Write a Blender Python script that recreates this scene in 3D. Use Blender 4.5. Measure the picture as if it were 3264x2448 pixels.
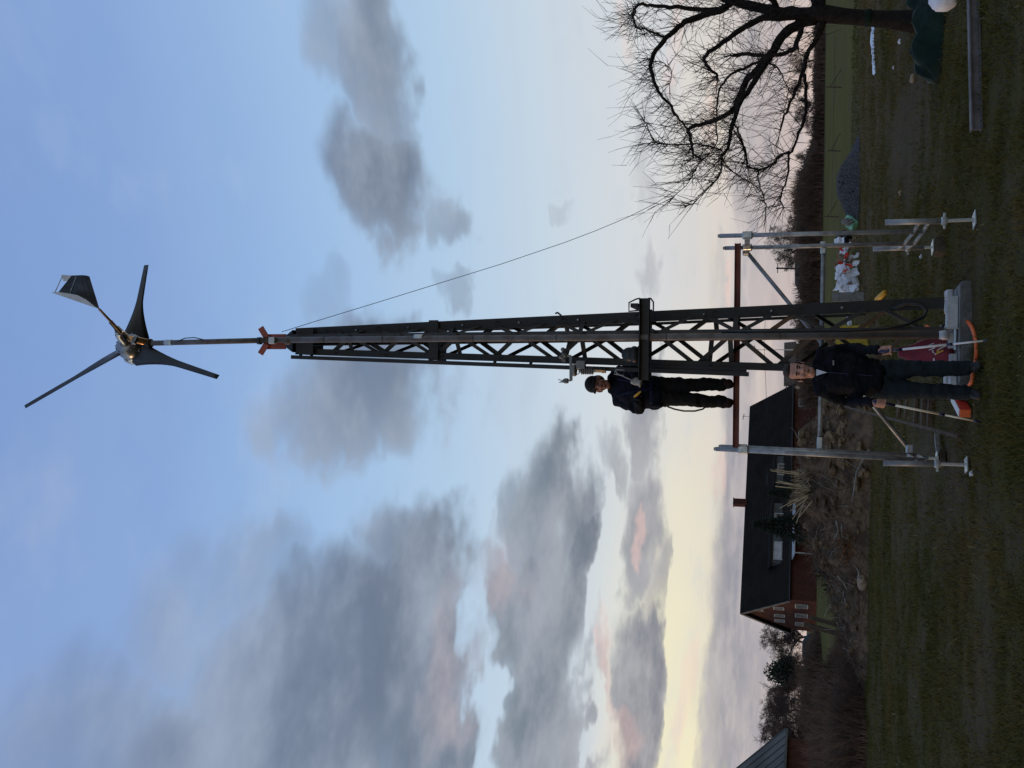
import bpy, bmesh, math, random
import numpy as np
from mathutils import Vector, Matrix

sc = bpy.context.scene
for o in list(bpy.data.objects):
    bpy.data.objects.remove(o)
col = sc.collection
R = math.radians
rng = np.random.default_rng(7)
random.seed(7)

# ------------------------------------------------------------------ camera
# hand-held phone turned on its side: world "up" is the left of the frame
FPX, HC, PITCH, ROLL = 2822.0, 1.6, R(18.2), R(0.6)
_f = Vector((0, math.cos(PITCH), math.sin(PITCH)))
_u = Vector((0, -math.sin(PITCH), math.cos(PITCH)))
_r = Vector((1, 0, 0))
CR = _r * math.cos(ROLL) + _u * math.sin(ROLL)
CU = _u * math.cos(ROLL) - _r * math.sin(ROLL)
cam = bpy.data.cameras.new('camera')
cam.sensor_fit = 'HORIZONTAL'
cam.sensor_width = 36.0
cam.lens = 36.0 * FPX / 3264.0
cam.clip_start, cam.clip_end = 0.1, 5000
camo = bpy.data.objects.new('camera', cam)
col.objects.link(camo)
camo.matrix_world = Matrix(((-CU.x, CR.x, -_f.x, 0), (-CU.y, CR.y, -_f.y, 0), (-CU.z, CR.z, -_f.z, HC), (0, 0, 0, 1)))
sc.camera = camo
EYE = Vector((0, 0, HC))


def ray(X, Y):
    return _f + CR * ((1224 - Y) / FPX) - CU * ((X - 1632) / FPX)


def W(X, Y, d):
    """where the sight line through photo pixel X,Y stands d metres out (world y = d)"""
    r = ray(X, Y)
    return EYE + r * (d / r.y)


def G(X, Y, z=0.0):
    """where the sight line through photo pixel X,Y meets the height z"""
    r = ray(X, Y)
    return EYE + r * ((z - HC) / r.z)


def lin(r, g=None, b=None):
    if g is None:
        r, g, b = r
    return tuple(((c / 255 + 0.055) / 1.055) ** 2.4 if c > 10 else c / 255 / 12.92 for c in (r, g, b))


# ------------------------------------------------------------------ colour management
sc.view_settings.view_transform = 'Standard'
sc.view_settings.look = 'None'
sc.view_settings.exposure = 0.0
sc.view_settings.gamma = 1.0
sc.render.engine = 'CYCLES'
sc.cycles.use_denoising = True
sc.cycles.max_bounces = 6
sc.cycles.sample_clamp_indirect = 4.0

# ------------------------------------------------------------------ sun: last warm light, low on the left
SUN_AZ, SUN_EL = R(-78), R(3.0)          # azimuth from straight ahead, to the right positive
sl = bpy.data.lights.new('sun', 'SUN')
sl.energy = 0.75
sl.angle = R(4.0)
sl.color = (1.0, 0.55, 0.26)
so = bpy.data.objects.new('sun', sl)
col.objects.link(so)
sd = Vector((math.sin(SUN_AZ) * math.cos(SUN_EL), math.cos(SUN_AZ) * math.cos(SUN_EL), math.sin(SUN_EL)))
so.rotation_euler = sd.to_track_quat('Z', 'Y').to_euler()

# ------------------------------------------------------------------ sky with broken dusk clouds
world = bpy.data.worlds.new('World')
sc.world = world
world.use_nodes = True
wt = world.node_tree
wt.nodes.clear()


class NT:
    def __init__(s, tree):
        s.t = tree

    def n(s, kind, **kw):
        nd = s.t.nodes.new(kind)
        for k, v in kw.items():
            setattr(nd, k, v)
        return nd

    def put(s, sock, v):
        if v is None:
            return
        if isinstance(v, bpy.types.NodeSocket):
            s.t.links.new(v, sock)
        else:
            sock.default_value = v

    def m(s, op, a, b=None, c=None, clamp=False):
        nd = s.n('ShaderNodeMath', operation=op, use_clamp=clamp)
        s.put(nd.inputs[0], a)
        s.put(nd.inputs[1], b)
        s.put(nd.inputs[2], c)
        return nd.outputs[0]

    def mr(s, v, a, b, c=0.0, d=1.0, smooth=True):
        nd = s.n('ShaderNodeMapRange', interpolation_type='SMOOTHSTEP' if smooth else 'LINEAR')
        s.put(nd.inputs[0], v)
        for i, q in enumerate((a, b, c, d)):
            s.put(nd.inputs[i + 1], q)
        return nd.outputs[0]

    def mix(s, f, a, b, mode='MIX'):
        nd = s.n('ShaderNodeMix', data_type='RGBA', blend_type=mode)
        nd.clamp_factor = True
        s.put(nd.inputs[0], f)
        s.put(nd.inputs[6], (*a, 1) if isinstance(a, tuple) and len(a) == 3 else a)
        s.put(nd.inputs[7], (*b, 1) if isinstance(b, tuple) and len(b) == 3 else b)
        return nd.outputs[2]

    def xyz(s, x, y, z=0.0):
        nd = s.n('ShaderNodeCombineXYZ')
        s.put(nd.inputs[0], x)
        s.put(nd.inputs[1], y)
        s.put(nd.inputs[2], z)
        return nd.outputs[0]

    def noise(s, v, scale, detail=4, rough=0.55, w=None):
        nd = s.n('ShaderNodeTexNoise')
        if w is not None:
            nd.noise_dimensions = '4D'
            nd.inputs['W'].default_value = w
        s.put(nd.inputs['Vector'], v)
        nd.inputs['Scale'].default_value = scale
        nd.inputs['Detail'].default_value = detail
        nd.inputs['Roughness'].default_value = rough
        return nd

    def ramp(s, v, stops):
        nd = s.n('ShaderNodeValToRGB')
        e = nd.color_ramp.elements
        while len(e) < len(stops):
            e.new(0.5)
        for i, (p_, c_) in enumerate(stops):
            e[i].position = p_
            e[i].color = (*c_, 1)
        s.put(nd.inputs[0], v)
        return nd.outputs[0]


K = NT(wt)
tc = K.n('ShaderNodeTexCoord')
sep = K.n('ShaderNodeSeparateXYZ')
wt.links.new(tc.outputs['Generated'], sep.inputs[0])
dx, dy, dz = sep.outputs
el = K.m('ARCSINE', dz)                                  # elevation, radians
az = K.m('ARCTAN2', dx, dy)                              # azimuth, radians, right positive
eld = K.m('MULTIPLY', el, 180 / math.pi)
# cloud-plane coordinates: texture is finer and flatter towards the horizon
zc = K.m('ADD', K.m('MAXIMUM', dz, 0.0), 0.22)
cp = K.xyz(K.m('DIVIDE', dx, zc), K.m('DIVIDE', dy, zc), K.m('MULTIPLY', dz, 2.2))
n1 = K.noise(cp, 1.9, 5, 0.58)
n2 = K.noise(cp, 5.2, 4, 0.62, w=3.1)
n3 = K.noise(cp, 0.9, 2, 0.5, w=7.7)
n4 = K.noise(cp, 2.6, 4, 0.6, w=5.3)


def wob(a_, b_, ka, kb):
    return K.m('ADD', K.m('MULTIPLY', K.m('SUBTRACT', a_, 0.5), ka), K.m('MULTIPLY', K.m('SUBTRACT', b_, 0.5), kb))


# warped angular coordinates for the big cloud bodies
azw = K.m('ADD', az, wob(n4.outputs[0], n2.outputs[0], 0.34, 0.12))
elw = K.m('ADD', el, K.m('MULTIPLY', wob(n1.outputs[0], n4.outputs[0], 0.22, -0.14), K.mr(eld, 0, 30, 0.22, 1.0)))


def ae(X, Y):
    d = ray(X, Y).normalized()
    return math.atan2(d.x, d.y), math.asin(d.z)


def bodies(lst, soft=2.5):
    tot = None
    for X, Y, rx, ry, wgt in lst:
        a0, e0 = ae(X, Y)
        ra = abs(ae(X, Y - ry)[0] - ae(X, Y + ry)[0]) / 2
        re = abs(ae(X - rx, Y)[1] - ae(X + rx, Y)[1]) / 2
        q = K.n('ShaderNodeVectorMath', operation='MULTIPLY_ADD')
        wt.links.new(AE, q.inputs[0])
        q.inputs[1].default_value = (1 / ra, 1 / re, 0)
        q.inputs[2].default_value = (-a0 / ra, -e0 / re, 0)
        d = K.n('ShaderNodeVectorMath', operation='DOT_PRODUCT')
        wt.links.new(q.outputs[0], d.inputs[0])
        wt.links.new(q.outputs[0], d.inputs[1])
        v = K.mr(d.outputs['Value'], 0.0, soft, wgt, 0.0)
        tot = v if tot is None else K.m('MAXIMUM', tot, v)
    return tot


AE = K.xyz(azw, elw)
dark_bodies = bodies([
    (1215, 180, 115, 280, .95), (1205, 580, 185, 200, 1.15), (1110, 90, 110, 190, .7), (1440, 740, 65, 120, .7), (1270, 400, 110, 150, .9),
    (1120, 1260, 210, 180, .95), (1000, 1030, 70, 80, .4), (1400, 1010, 45, 60, .5),
    (1340, 2055, 230, 330, 1.25), (1020, 2135, 340, 330, 1.05), (1370, 2415, 190, 320, 1.2), (800, 2435, 440, 320, 1.15), (330, 2365, 330, 340, .75), (600, 1925, 220, 220, .55), (830, 1795, 170, 170, .6), (1250, 1815, 140, 180, .9), (1170, 2295, 300, 300, 1.1),
    (1740, 1635, 110, 190, 1.0), (1715, 1935, 140, 240, 1.25), (1740, 2335, 130, 330, 1.2), (1600, 1835, 70, 130, .8),
    (2065, 1635, 60, 260, 1.05), (1950, 1515, 50, 100, .6), (2035, 2295, 80, 350, 1.25), (1920, 2095, 45, 140, .75), (2110, 1915, 40, 160, .7),
    (2340, 1960, 75, 1000, 1.05), (2430, 2200, 60, 700, .9), (2310, 2300, 50, 340, .8), (2430, 420, 70, 460, 1.05), (2500, 900, 50, 560, .8), (2350, 1250, 45, 220, .6),
    (1807, 640, 38, 48, .42), (2036, 930, 32, 90, .42), (2060, 480, 30, 200, .5), (2300, 960, 50, 150, .45), (2040, 1320, 50, 90, .85), (2150, 300, 30, 200, .45)])
# away from the frame the same kind of broken cloud goes on all round
roam = K.mr(K.m('ADD', K.m('MULTIPLY', n3.outputs[0], 0.75), K.m('MULTIPLY', n1.outputs[0], 0.35)), 0.50, 0.74)
offaxis = K.mr(K.m('ABSOLUTE', az), 0.50, 0.85)
high = K.mr(eld, 50, 66)
roamw = K.m('MULTIPLY', K.m('MULTIPLY', roam, K.m('MAXIMUM', offaxis, high)), 0.9)
gaps = bodies([(2178, 1900, 38, 520, 1.0), (2178, 2400, 40, 320, 1.0), (1575, 2270, 40, 330, .55), (1560, 1960, 40, 180, .4), (1895, 1760, 28, 200, .7), (1905, 2200, 22, 200, .6), (2215, 1250, 40, 300, .7)], 1.8)
body = K.m('MAXIMUM', K.m('SUBTRACT', dark_bodies, K.m('MULTIPLY', gaps, 1.1)), roamw)
# long flat streaks low over the horizon
n5 = K.noise(K.xyz(K.m('MULTIPLY', az, 2.6), K.m('MULTIPLY', el, 26.0), 0.7), 1.0, 5, 0.6)
lowk = K.mr(eld, 11, 4)
tex0 = K.m('MULTIPLY', K.m('MULTIPLY', K.m('SUBTRACT', n5.outputs[0], 0.5), 1.9), lowk)
tex = K.m('ADD', K.m('MULTIPLY', K.m('SUBTRACT', n1.outputs[0], 0.5), 1.0), K.m('MULTIPLY', K.m('SUBTRACT', n2.outputs[0], 0.5), 0.85))
dens = K.mr(K.m('ADD', K.m('ADD', body, tex0), K.m('MULTIPLY', tex, 0.80)), 0.04, 1.10)
dens = K.m('MULTIPLY', dens, 0.95)

clear = K.ramp(K.m('DIVIDE', eld, 60.0), [
    (0.0, lin(218, 196, 186)), (0.045, lin(222, 208, 202)), (0.09, lin(232, 222, 210)), (0.16, lin(226, 228, 228)),
    (0.25, lin(209, 224, 236)), (0.36, lin(184, 213, 240)), (0.50, lin(160, 196, 238)), (0.66, lin(134, 170, 225)), (1.0, lin(112, 145, 206))])
# the afterglow is strongest low on the left, towards the set sun
glow_az = K.mr(az, 0.10, -0.42)
glow_el = K.m('MULTIPLY', K.mr(eld, 2.0, 5.0), K.mr(eld, 13.5, 7.6))
clear = K.mix(K.m('MULTIPLY', K.m('MULTIPLY', glow_az, glow_el), 0.95), clear, lin(255, 245, 206))
nish = K.n('ShaderNodeTexSky', sky_type='NISHITA', sun_disc=False)
nish.sun_elevation = SUN_EL
nish.sun_rotation = SUN_AZ
nish.air_density, nish.dust_density, nish.ozone_density = 1.0, 1.0, 1.5
nsc = K.mix(1.0, nish.outputs[0], (0.10, 0.10, 0.10), 'MULTIPLY')
clear = K.mix(0.10, clear, nsc)
# faint high wisps
wisp = K.mr(K.m('ADD', K.m('MULTIPLY', n4.outputs[0], 0.6), K.m('MULTIPLY', n2.outputs[0], 0.5)), 0.56, 0.80)
clear = K.mix(K.m('MULTIPLY', wisp, 0.40), clear, lin(186, 199, 220))
# thin veil and mottling so the open sky is not a clean ramp
veil = K.mr(K.m('ADD', K.m('MULTIPLY', n3.outputs[0], 0.6), K.m('MULTIPLY', n1.outputs[0], 0.5)), 0.42, 0.72)
clear = K.mix(K.m('MULTIPLY', veil, K.mr(eld, 6, 30, 0.30, 0.14)), clear, lin(196, 205, 222))

cdark = K.ramp(K.m('DIVIDE', eld, 60.0), [
    (0.0, lin(150, 145, 152)), (0.05, lin(146, 147, 160)), (0.13, lin(120, 123, 136)), (0.24, lin(102, 115, 129)),
    (0.42, lin(104, 116, 136)), (0.7, lin(108, 124, 152)), (1.0, lin(98, 114, 148))])
clite = K.ramp(K.m('DIVIDE', eld, 60.0), [
    (0.0, lin(206, 190, 184)), (0.10, lin(190, 186, 188)), (0.24, lin(168, 173, 182)), (0.45, lin(160, 172, 190)), (1.0, lin(144, 163, 198))])
shade = K.mr(K.m('ADD', K.m('ADD', K.m('MULTIPLY', n2.outputs[0], 0.55), K.m('MULTIPLY', n4.outputs[0], 0.65)), K.m('MULTIPLY', K.m('SUBTRACT', n5.outputs[0], 0.5), K.m('MULTIPLY', lowk, 0.7))), 0.42, 0.78)
ccol = K.mix(K.m('MULTIPLY', shade, 0.9), cdark, clite)
# mauve patches where the clouds still catch warm light
warm = bodies([(1470, 2120, 90, 260, .34), (1610, 1800, 60, 120, .4), (2060, 1640, 25, 60, .9), (1950, 2110, 18, 160, 1.0), (1930, 1990, 12, 40, 1.0), (1960, 2380, 60, 110, .6),
               (2190, 2150, 16, 120, .7), (2270, 1600, 14, 120, .6), (2320, 870, 16, 45, .9), (1985, 120, 30, 130, .8), (2290, 300, 30, 90, .7), (2150, 60, 20, 120, .6), (1870, 1260, 40, 60, .5)])
ccol = K.mix(K.m('MULTIPLY', warm, K.mr(n2.outputs[0], .3, .7, .1, .6)), ccol, lin(224, 186, 182))
sky = K.mix(dens, clear, ccol)
sky = K.mix(K.m('MULTIPLY', warm, K.mr(eld, 4, 18, 0.42, 0.10)), sky, lin(244, 205, 194))
below = K.mr(dz, -0.05, -0.03)
sky = K.mix(below, lin(70, 66, 60), sky)
bg = K.n('ShaderNodeBackground')
wt.links.new(sky, bg.inputs[0])
bg.inputs[1].default_value = 1.0
wo = K.n('ShaderNodeOutputWorld')
wt.links.new(bg.outputs[0], wo.inputs[0])
world.cycles.sampling_method = 'MANUAL'
world.cycles.sample_map_resolution = 1024
# ------------------------------------------------------------------ materials
MATS = {}


def mat(name, c, rough=0.75, metal=0.0, var=0.25, scale=6.0, bump=0.0, bscale=40.0, c2=None, lo=0.4, hi=0.65, spec=0.4, detail=5, tr=0.0):
    """Principled surface with noise-driven colour variation (c towards c2) and fine relief"""
    m = bpy.data.materials.new(name)
    m.use_nodes = True
    t = m.node_tree
    k = NT(t)
    b = t.nodes['Principled BSDF']
    tcn = k.n('ShaderNodeTexCoord')
    nz = k.noise(tcn.outputs['Object'], scale, detail, 0.62)
    c2_ = c2 or tuple(x * (1 - var) for x in c)
    cc = k.mix(k.mr(nz.outputs[0], lo, hi), c, c2_)
    nf = k.noise(tcn.outputs['Object'], scale * 9, 3, 0.6)
    cc = k.mix(k.mr(nf.outputs[0], 0.3, 0.75, 0.0, 0.3), cc, tuple(x * 0.6 for x in c))
    k.put(b.inputs['Base Color'], cc)
    k.put(b.inputs['Roughness'], k.mr(nz.outputs[0], 0.3, 0.7, max(rough - 0.1, 0.02), min(rough + 0.1, 1)))
    b.inputs['Metallic'].default_value = metal
    b.inputs['Specular IOR Level'].default_value = spec
    if tr:
        b.inputs['Transmission Weight'].default_value = tr
    if bump:
        nb = k.noise(tcn.outputs['Object'], bscale, 5, 0.6)
        bp = k.n('ShaderNodeBump')
        bp.inputs['Strength'].default_value = bump
        bp.inputs['Distance'].default_value = 0.02
        t.links.new(nb.outputs[0], bp.inputs['Height'])
        t.links.new(bp.outputs[0], b.inputs['Normal'])
    MATS[name] = m
    return m


M_dark = mat('dark_painted_steel', (.024, .025, .024), .6, 0, scale=3, c2=(.036, .030, .024), bump=.15, spec=.3)
M_dark2 = mat('dark_steel_brace', (.026, .025, .022), .65, 0, scale=4, c2=(.040, .031, .022), spec=.3)
M_pipe = mat('weathered_galvanised_pipe', (.135, .125, .12), .55, .15, scale=5, c2=(.095, .075, .062), bump=.1, spec=.3)
M_galv = mat('galvanised_tube', (.30, .31, .31), .5, .4, scale=7, c2=(.17, .165, .16), bump=.12)
M_zinc = mat('new_zinc', (.50, .54, .54), .35, .6, scale=9)
M_red = mat('red_oxide_steel', (.175, .040, .022), .6, 0, scale=3, c2=(.11, .032, .022), bump=.15)
M_redbr = mat('red_primer_bracket', (.36, .075, .04), .6, 0, scale=5)
M_gen = mat('generator_casting', (.30, .31, .32), .3, .7, scale=6)
M_spin = mat('polished_glow_spinner', (.78, .62, .46), .14, 1.0, var=.1, scale=5)  # polished metal; the reflected warm glow is put into its base colour
M_blade = mat('blade_grey', (.040, .046, .055), .45, 0, scale=2, var=.2)
M_white = mat('white_paint', (.62, .62, .62), .5, 0, scale=4, var=.15)
M_black = mat('black_plastic', (.012, .012, .013), .5, 0, scale=5)
M_vanedk = mat('vane_skin', (.006, .0065, .0075), .6, 0, scale=3, spec=.15)
M_glowmetal = mat('glow_tinted_metal', (.45, .26, .13), .3, .8, scale=8)  # orange evening light on the turbine metal, painted in as base colour
M_conc = mat('concrete', (.125, .12, .108), .9, 0, scale=5, c2=(.075, .072, .064), bump=.6)
M_plate = mat('pale_zinc_plate', (.46, .48, .49), .55, .2, scale=6, c2=(.33, .34, .35))
M_orange = mat('orange_plastic', (.72, .13, .03), .45, 0, scale=6, var=.15)
M_redpl = mat('red_plastic', (.62, .05, .03), .4, 0, scale=6, var=.15)
M_bag = mat('crimson_sack', (.21, .010, .026), .55, 0, scale=5, c2=(.13, .008, .019), bump=.5, bscale=14)
M_yel = mat('yellow_plastic', (.42, .30, .02), .5, 0, scale=5)
M_yel2 = mat('orange_yellow_pipe', (.65, .33, .03), .5, 0, scale=5)
M_green = mat('green_sack', (.20, .48, .30), .5, 0, scale=8, bump=.4)
M_tarp = mat('dark_green_tarpaulin', (.010, .021, .013), .6, 0, scale=3, c2=(.006, .012, .008), bump=.8, bscale=10, spec=.06)
M_wood = mat('weathered_wood', (.17, .13, .09), .85, 0, scale=9, c2=(.10, .075, .05), bump=.4)
M_wood2 = mat('grey_wood', (.20, .185, .165), .85, 0, scale=9, c2=(.12, .11, .10), bump=.4)
M_wood3 = mat('mud_stained_wood', (.085, .062, .042), .9, 0, scale=9, c2=(.045, .035, .025), bump=.4, spec=.15)
M_bark = mat('bark', (.022, .018, .015), .95, 0, scale=14, c2=(.013, .011, .009), bump=.6, bscale=60, spec=.1)
M_twig = mat('twig', (.034, .026, .021), .9, 0, scale=9)
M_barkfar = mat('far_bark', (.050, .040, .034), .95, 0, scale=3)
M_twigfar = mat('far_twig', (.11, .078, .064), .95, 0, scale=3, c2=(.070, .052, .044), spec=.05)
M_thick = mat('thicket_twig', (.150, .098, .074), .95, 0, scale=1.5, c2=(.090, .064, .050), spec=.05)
M_conif = mat('conifer_needles', (.018, .028, .016), .9, 0, scale=3, c2=(.012, .019, .012))
M_leafd = mat('bramble_leaf', (.026, .034, .018), .8, 0, scale=2, c2=(.036, .030, .019))
M_soil = mat('heap_soil', (.150, .100, .062), .95, 0, scale=2.6, c2=(.062, .045, .031), bump=1.0, bscale=9, spec=.05)
M_sod = mat('torn_sod', (.21, .14, .080), .95, 0, scale=5, c2=(.085, .060, .040), bump=1.0, bscale=14, spec=.05)
M_straw = mat('dry_reed', (.46, .36, .21), .8, 0, scale=5)
M_root = mat('pale_root', (.26, .235, .20), .9, 0, scale=5, c2=(.13, .115, .095))
M_brush = mat('dry_brush', (.125, .085, .058), .95, 0, scale=4, c2=(.062, .046, .034), spec=.05)
M_stone = mat('pale_stump', (.36, .26, .17), .9, 0, scale=9, bump=.5)
M_gravel = mat('grey_gravel', (.105, .100, .098), .9, 0, scale=20, c2=(.05, .048, .048), spec=.1)
M_brick = mat('red_brick', (.075, .028, .020), .9, 0, scale=2, c2=(.050, .022, .017), spec=.12)
M_roof = mat('dark_roof_tile', (.022, .020, .018), .95, 0, scale=.6, c2=(.016, .015, .014), spec=.03)
M_roofg = mat('grey_sheet_roof', (.105, .105, .098), .85, 0, scale=.5, c2=(.075, .075, .070), spec=.12)
M_frame = mat('white_window_frame', (.40, .40, .38), .6, 0, scale=3)
M_glass = mat('dark_window_glass', (.03, .035, .04), .12, 0, scale=2, spec=.6)
M_blind = mat('pale_window_blind', (.40, .41, .42), .7, 0, scale=2)
M_slate = mat('dormer_cladding', (.055, .065, .066), .7, 0, scale=1.2)
M_car = mat('dark_teal_car_paint', (.018, .045, .055), .25, .3, scale=2, spec=.6)
M_tyre = mat('rubber', (.012, .012, .012), .9, 0, scale=4)
M_skin = mat('skin', (.42, .22, .155), .55, 0, scale=18, c2=(.34, .165, .115), spec=.35)
M_skin2 = mat('ruddy_skin', (.33, .145, .10), .55, 0, scale=18, c2=(.26, .11, .08), spec=.35)
M_hair = mat('dark_brown_hair', (.026, .019, .015), .7, 0, scale=40, bump=.5, bscale=120)
M_jacket = mat('black_jacket', (.0055, .006, .0085), .85, 0, scale=9, c2=(.0035, .004, .006), bump=.5, bscale=22, spec=.12)
M_jeans = mat('dark_jeans', (.015, .021, .026), .9, 0, scale=4, c2=(.034, .036, .036), lo=.5, hi=.75, bump=.35, bscale=30, spec=.12)
M_boot = mat('black_boot', (.010, .010, .010), .6, 0, scale=9)
M_shirt = mat('white_shirt', (.55, .55, .56), .8, 0, scale=9, var=.1)
M_navy = mat('navy_work_jacket', (.0065, .008, .015), .85, 0, scale=8, c2=(.005, .0055, .009), bump=.6, bscale=18, spec=.15)
M_work = mat('black_work_trousers', (.009, .0085, .0075), .9, 0, scale=7, c2=(.015, .012, .009), bump=.6, bscale=18, spec=.15)
M_knit = mat('black_knit_cap', (.009, .009, .009), .95, 0, scale=30, bump=.5, bscale=90)
M_glove = mat('pale_work_glove', (.46, .41, .36), .85, 0, scale=18, c2=(.33, .28, .23))
M_blue = mat('blue_strap', (.006, .008, .030), .7, 0, scale=8, spec=.2)
M_lip = mat('lip', (.22, .085, .065), .5, 0, scale=18)
M_eye = mat('eye', (.035, .025, .02), .2, 0, scale=18)
M_navypl = mat('navy_plastic', (.010, .014, .05), .45, 0, scale=8)
M_shaft = mat('cream_pole_shaft', (.74, .66, .50), .4, 0, scale=8, var=.1)
M_brownboot = mat('brown_boot', (.030, .014, .010), .9, 0, scale=9, spec=.1)
M_sheet = mat('white_packaging', (.72, .73, .76), .6, 0, scale=6, c2=(.58, .58, .60), bump=.4, bscale=9)
M_card = mat('brown_card', (.24, .165, .10), .9, 0, scale=5, c2=(.15, .10, .06))
M_fruit = mat('rusty_orange_leaf', (.20, .07, .02), .8, 0, scale=5)
M_grey = mat('sensor_grey_plastic', (.22, .215, .20), .5, 0, scale=9, var=.15)

# ------------------------------------------------------------------ mesh helpers
X_, Y_, Z_ = Vector((1, 0, 0)), Vector((0, 1, 0)), Vector((0, 0, 1))


def basis(ax, hint=None):
    ax = Vector(ax).normalized()
    h = Vector(hint) if hint is not None else (Z_ if abs(ax.z) < 0.9 else X_)
    s = h - ax * h.dot(ax)
    if s.length < 1e-6:
        s = (X_ if abs(ax.x) < .9 else Y_)
        s = s - ax * s.dot(ax)
    s.normalize()
    return s, ax.cross(s), ax


def wpos(o):
    p_ = Vector((0, 0, 0))
    while o is not None:
        p_ += o.location
        o = o.parent
    return p_


class MB:
    def __init__(s):
        s.v, s.f = [], []

    def add(s, vs, fs):
        b = len(s.v)
        s.v += [tuple(v) for v in vs]
        s.f += [tuple(b + i for i in f) for f in fs]
        return s

    def box(s, c, size, rz=0.0, M=None):
        hx, hy, hz = size[0] / 2, size[1] / 2, size[2] / 2
        m = M or Matrix.Rotation(rz, 3, 'Z')
        c = Vector(c)
        vs = [c + m @ Vector((x * hx, y * hy, z * hz)) for z in (-1, 1) for y in (-1, 1) for x in (-1, 1)]
        return s.add(vs, [(0, 2, 3, 1), (4, 5, 7, 6), (0, 1, 5, 4), (2, 6, 7, 3), (0, 4, 6, 2), (1, 3, 7, 5)])

    def bar(s, a, b, w, h, hint=None):
        """rectangular bar from a to b, width w across, height h along the hint direction"""
        a, b = Vector(a), Vector(b)
        u, v, ax = basis(b - a, hint)
        m = Matrix((v, ax, u)).transposed()
        return s.box((a + b) / 2, (w, (b - a).length, h), M=m)

    def angle(s, a, b, w, t, d1, d2):
        """angle iron from a to b: two flanges of width w along d1 and d2"""
        a, b, d1, d2 = Vector(a), Vector(b), Vector(d1).normalized(), Vector(d2).normalized()
        prof = [Vector((0, 0)), Vector((w, 0)), Vector((w, t)), Vector((t, t)), Vector((t, w)), Vector((0, w))]
        vs = [q + d1 * p_.x + d2 * p_.y for q in (a, b) for p_ in prof]
        return s.add(vs, [(0, 1, 7, 6), (1, 2, 8, 7), (2, 3, 9, 8), (3, 4, 10, 9), (4, 5, 11, 10), (5, 0, 6, 11), (0, 5, 4, 3, 2, 1), (6, 7, 8, 9, 10, 11)])

    def tube(s, pts, r, n=8, cap=True, hint=None):
        pts = [Vector(p_) for p_ in pts]
        rr = r if isinstance(r, (list, tuple)) else [r] * len(pts)
        b = len(s.v)
        u0 = None
        for i, p_ in enumerate(pts):
            t = (pts[min(i + 1, len(pts) - 1)] - pts[max(i - 1, 0)])
            if u0 is None:
                u, v, ax = basis(t, hint)
            else:
                ax = t.normalized()
                u = (u0 - ax * u0.dot(ax)).normalized()
                v = ax.cross(u)
            u0 = u
            q = rr[i]
            qa, qb = q if isinstance(q, (list, tuple)) else (q, q)
            for k in range(n):
                a = 2 * math.pi * k / n
                s.v.append(tuple(p_ + u * (qa * math.cos(a)) + v * (qb * math.sin(a))))
        for i in range(len(pts) - 1):
            for k in range(n):
                k2 = (k + 1) % n
                s.f.append((b + i * n + k, b + i * n + k2, b + (i + 1) * n + k2, b + (i + 1) * n + k))
        if cap:
            s.f.append(tuple(b + k for k in reversed(range(n))))
            s.f.append(tuple(b + (len(pts) - 1) * n + k for k in range(n)))
        return s

    def capsule(s, pts, r, n=12, hint=None):
        """tube with rounded ends"""
        pts = [Vector(p_) for p_ in pts]
        rr = [q if isinstance(q, (list, tuple)) else (q, q) for q in (r if isinstance(r, list) else [r] * len(pts))]
        P_, Q_ = [], []
        d0 = (pts[1] - pts[0]).normalized()
        d1 = (pts[-1] - pts[-2]).normalized()
        for a in (80, 50, 25):
            P_.append(pts[0] - d0 * min(rr[0]) * math.sin(R(a)))
            Q_.append(tuple(x * math.cos(R(a)) for x in rr[0]))
        P_ += pts
        Q_ += rr
        for a in (25, 50, 80):
            P_.append(pts[-1] + d1 * min(rr[-1]) * math.sin(R(a)))
            Q_.append(tuple(x * math.cos(R(a)) for x in rr[-1]))
        return s.tube(P_, Q_, n, True, hint)

    def ball(s, c, r, nu=14, nv=9, M=None):
        c = Vector(c)
        r = r if isinstance(r, (list, tuple)) else (r, r, r)
        m = M or Matrix.Identity(3)
        b = len(s.v)
        for j in range(nv + 1):
            th = math.pi * j / nv
            th = min(max(th, 0.02), math.pi - 0.02)
            for i in range(nu):
                ph = 2 * math.pi * i / nu
                s.v.append(tuple(c + m @ Vector((r[0] * math.sin(th) * math.cos(ph), r[1] * math.sin(th) * math.sin(ph), r[2] * math.cos(th)))))
        for j in range(nv):
            for i in range(nu):
                i2 = (i + 1) % nu
                s.f.append((b + j * nu + i, b + (j + 1) * nu + i, b + (j + 1) * nu + i2, b + j * nu + i2))
        s.f.append(tuple(b + i for i in range(nu)))
        s.f.append(tuple(b + nv * nu + i for i in reversed(range(nu))))
        return s

    def lathe(s, c, ax, prof, n=20, hint=None):
        """prof: (distance along axis, radius)"""
        u, v, w = basis(ax, hint)
        c = Vector(c)
        b = len(s.v)
        for h, r in prof:
            for k in range(n):
                a = 2 * math.pi * k / n
                s.v.append(tuple(c + w * h + u * (r * math.cos(a)) + v * (r * math.sin(a))))
        for i in range(len(prof) - 1):
            for k in range(n):
                k2 = (k + 1) % n
                s.f.append((b + i * n + k, b + i * n + k2, b + (i + 1) * n + k2, b + (i + 1) * n + k))
        s.f.append(tuple(b + k for k in reversed(range(n))))
        s.f.append(tuple(b + (len(prof) - 1) * n + k for k in range(n)))
        return s

    def prism(s, poly, ext):
        poly = [Vector(p_) for p_ in poly]
        ext = Vector(ext)
        n = len(poly)
        vs = poly + [p_ + ext for p_ in poly]
        fs = [tuple(reversed(range(n))), tuple(range(n, 2 * n))]
        fs += [(i, (i + 1) % n, n + (i + 1) % n, n + i) for i in range(n)]
        return s.add(vs, fs)

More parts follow.
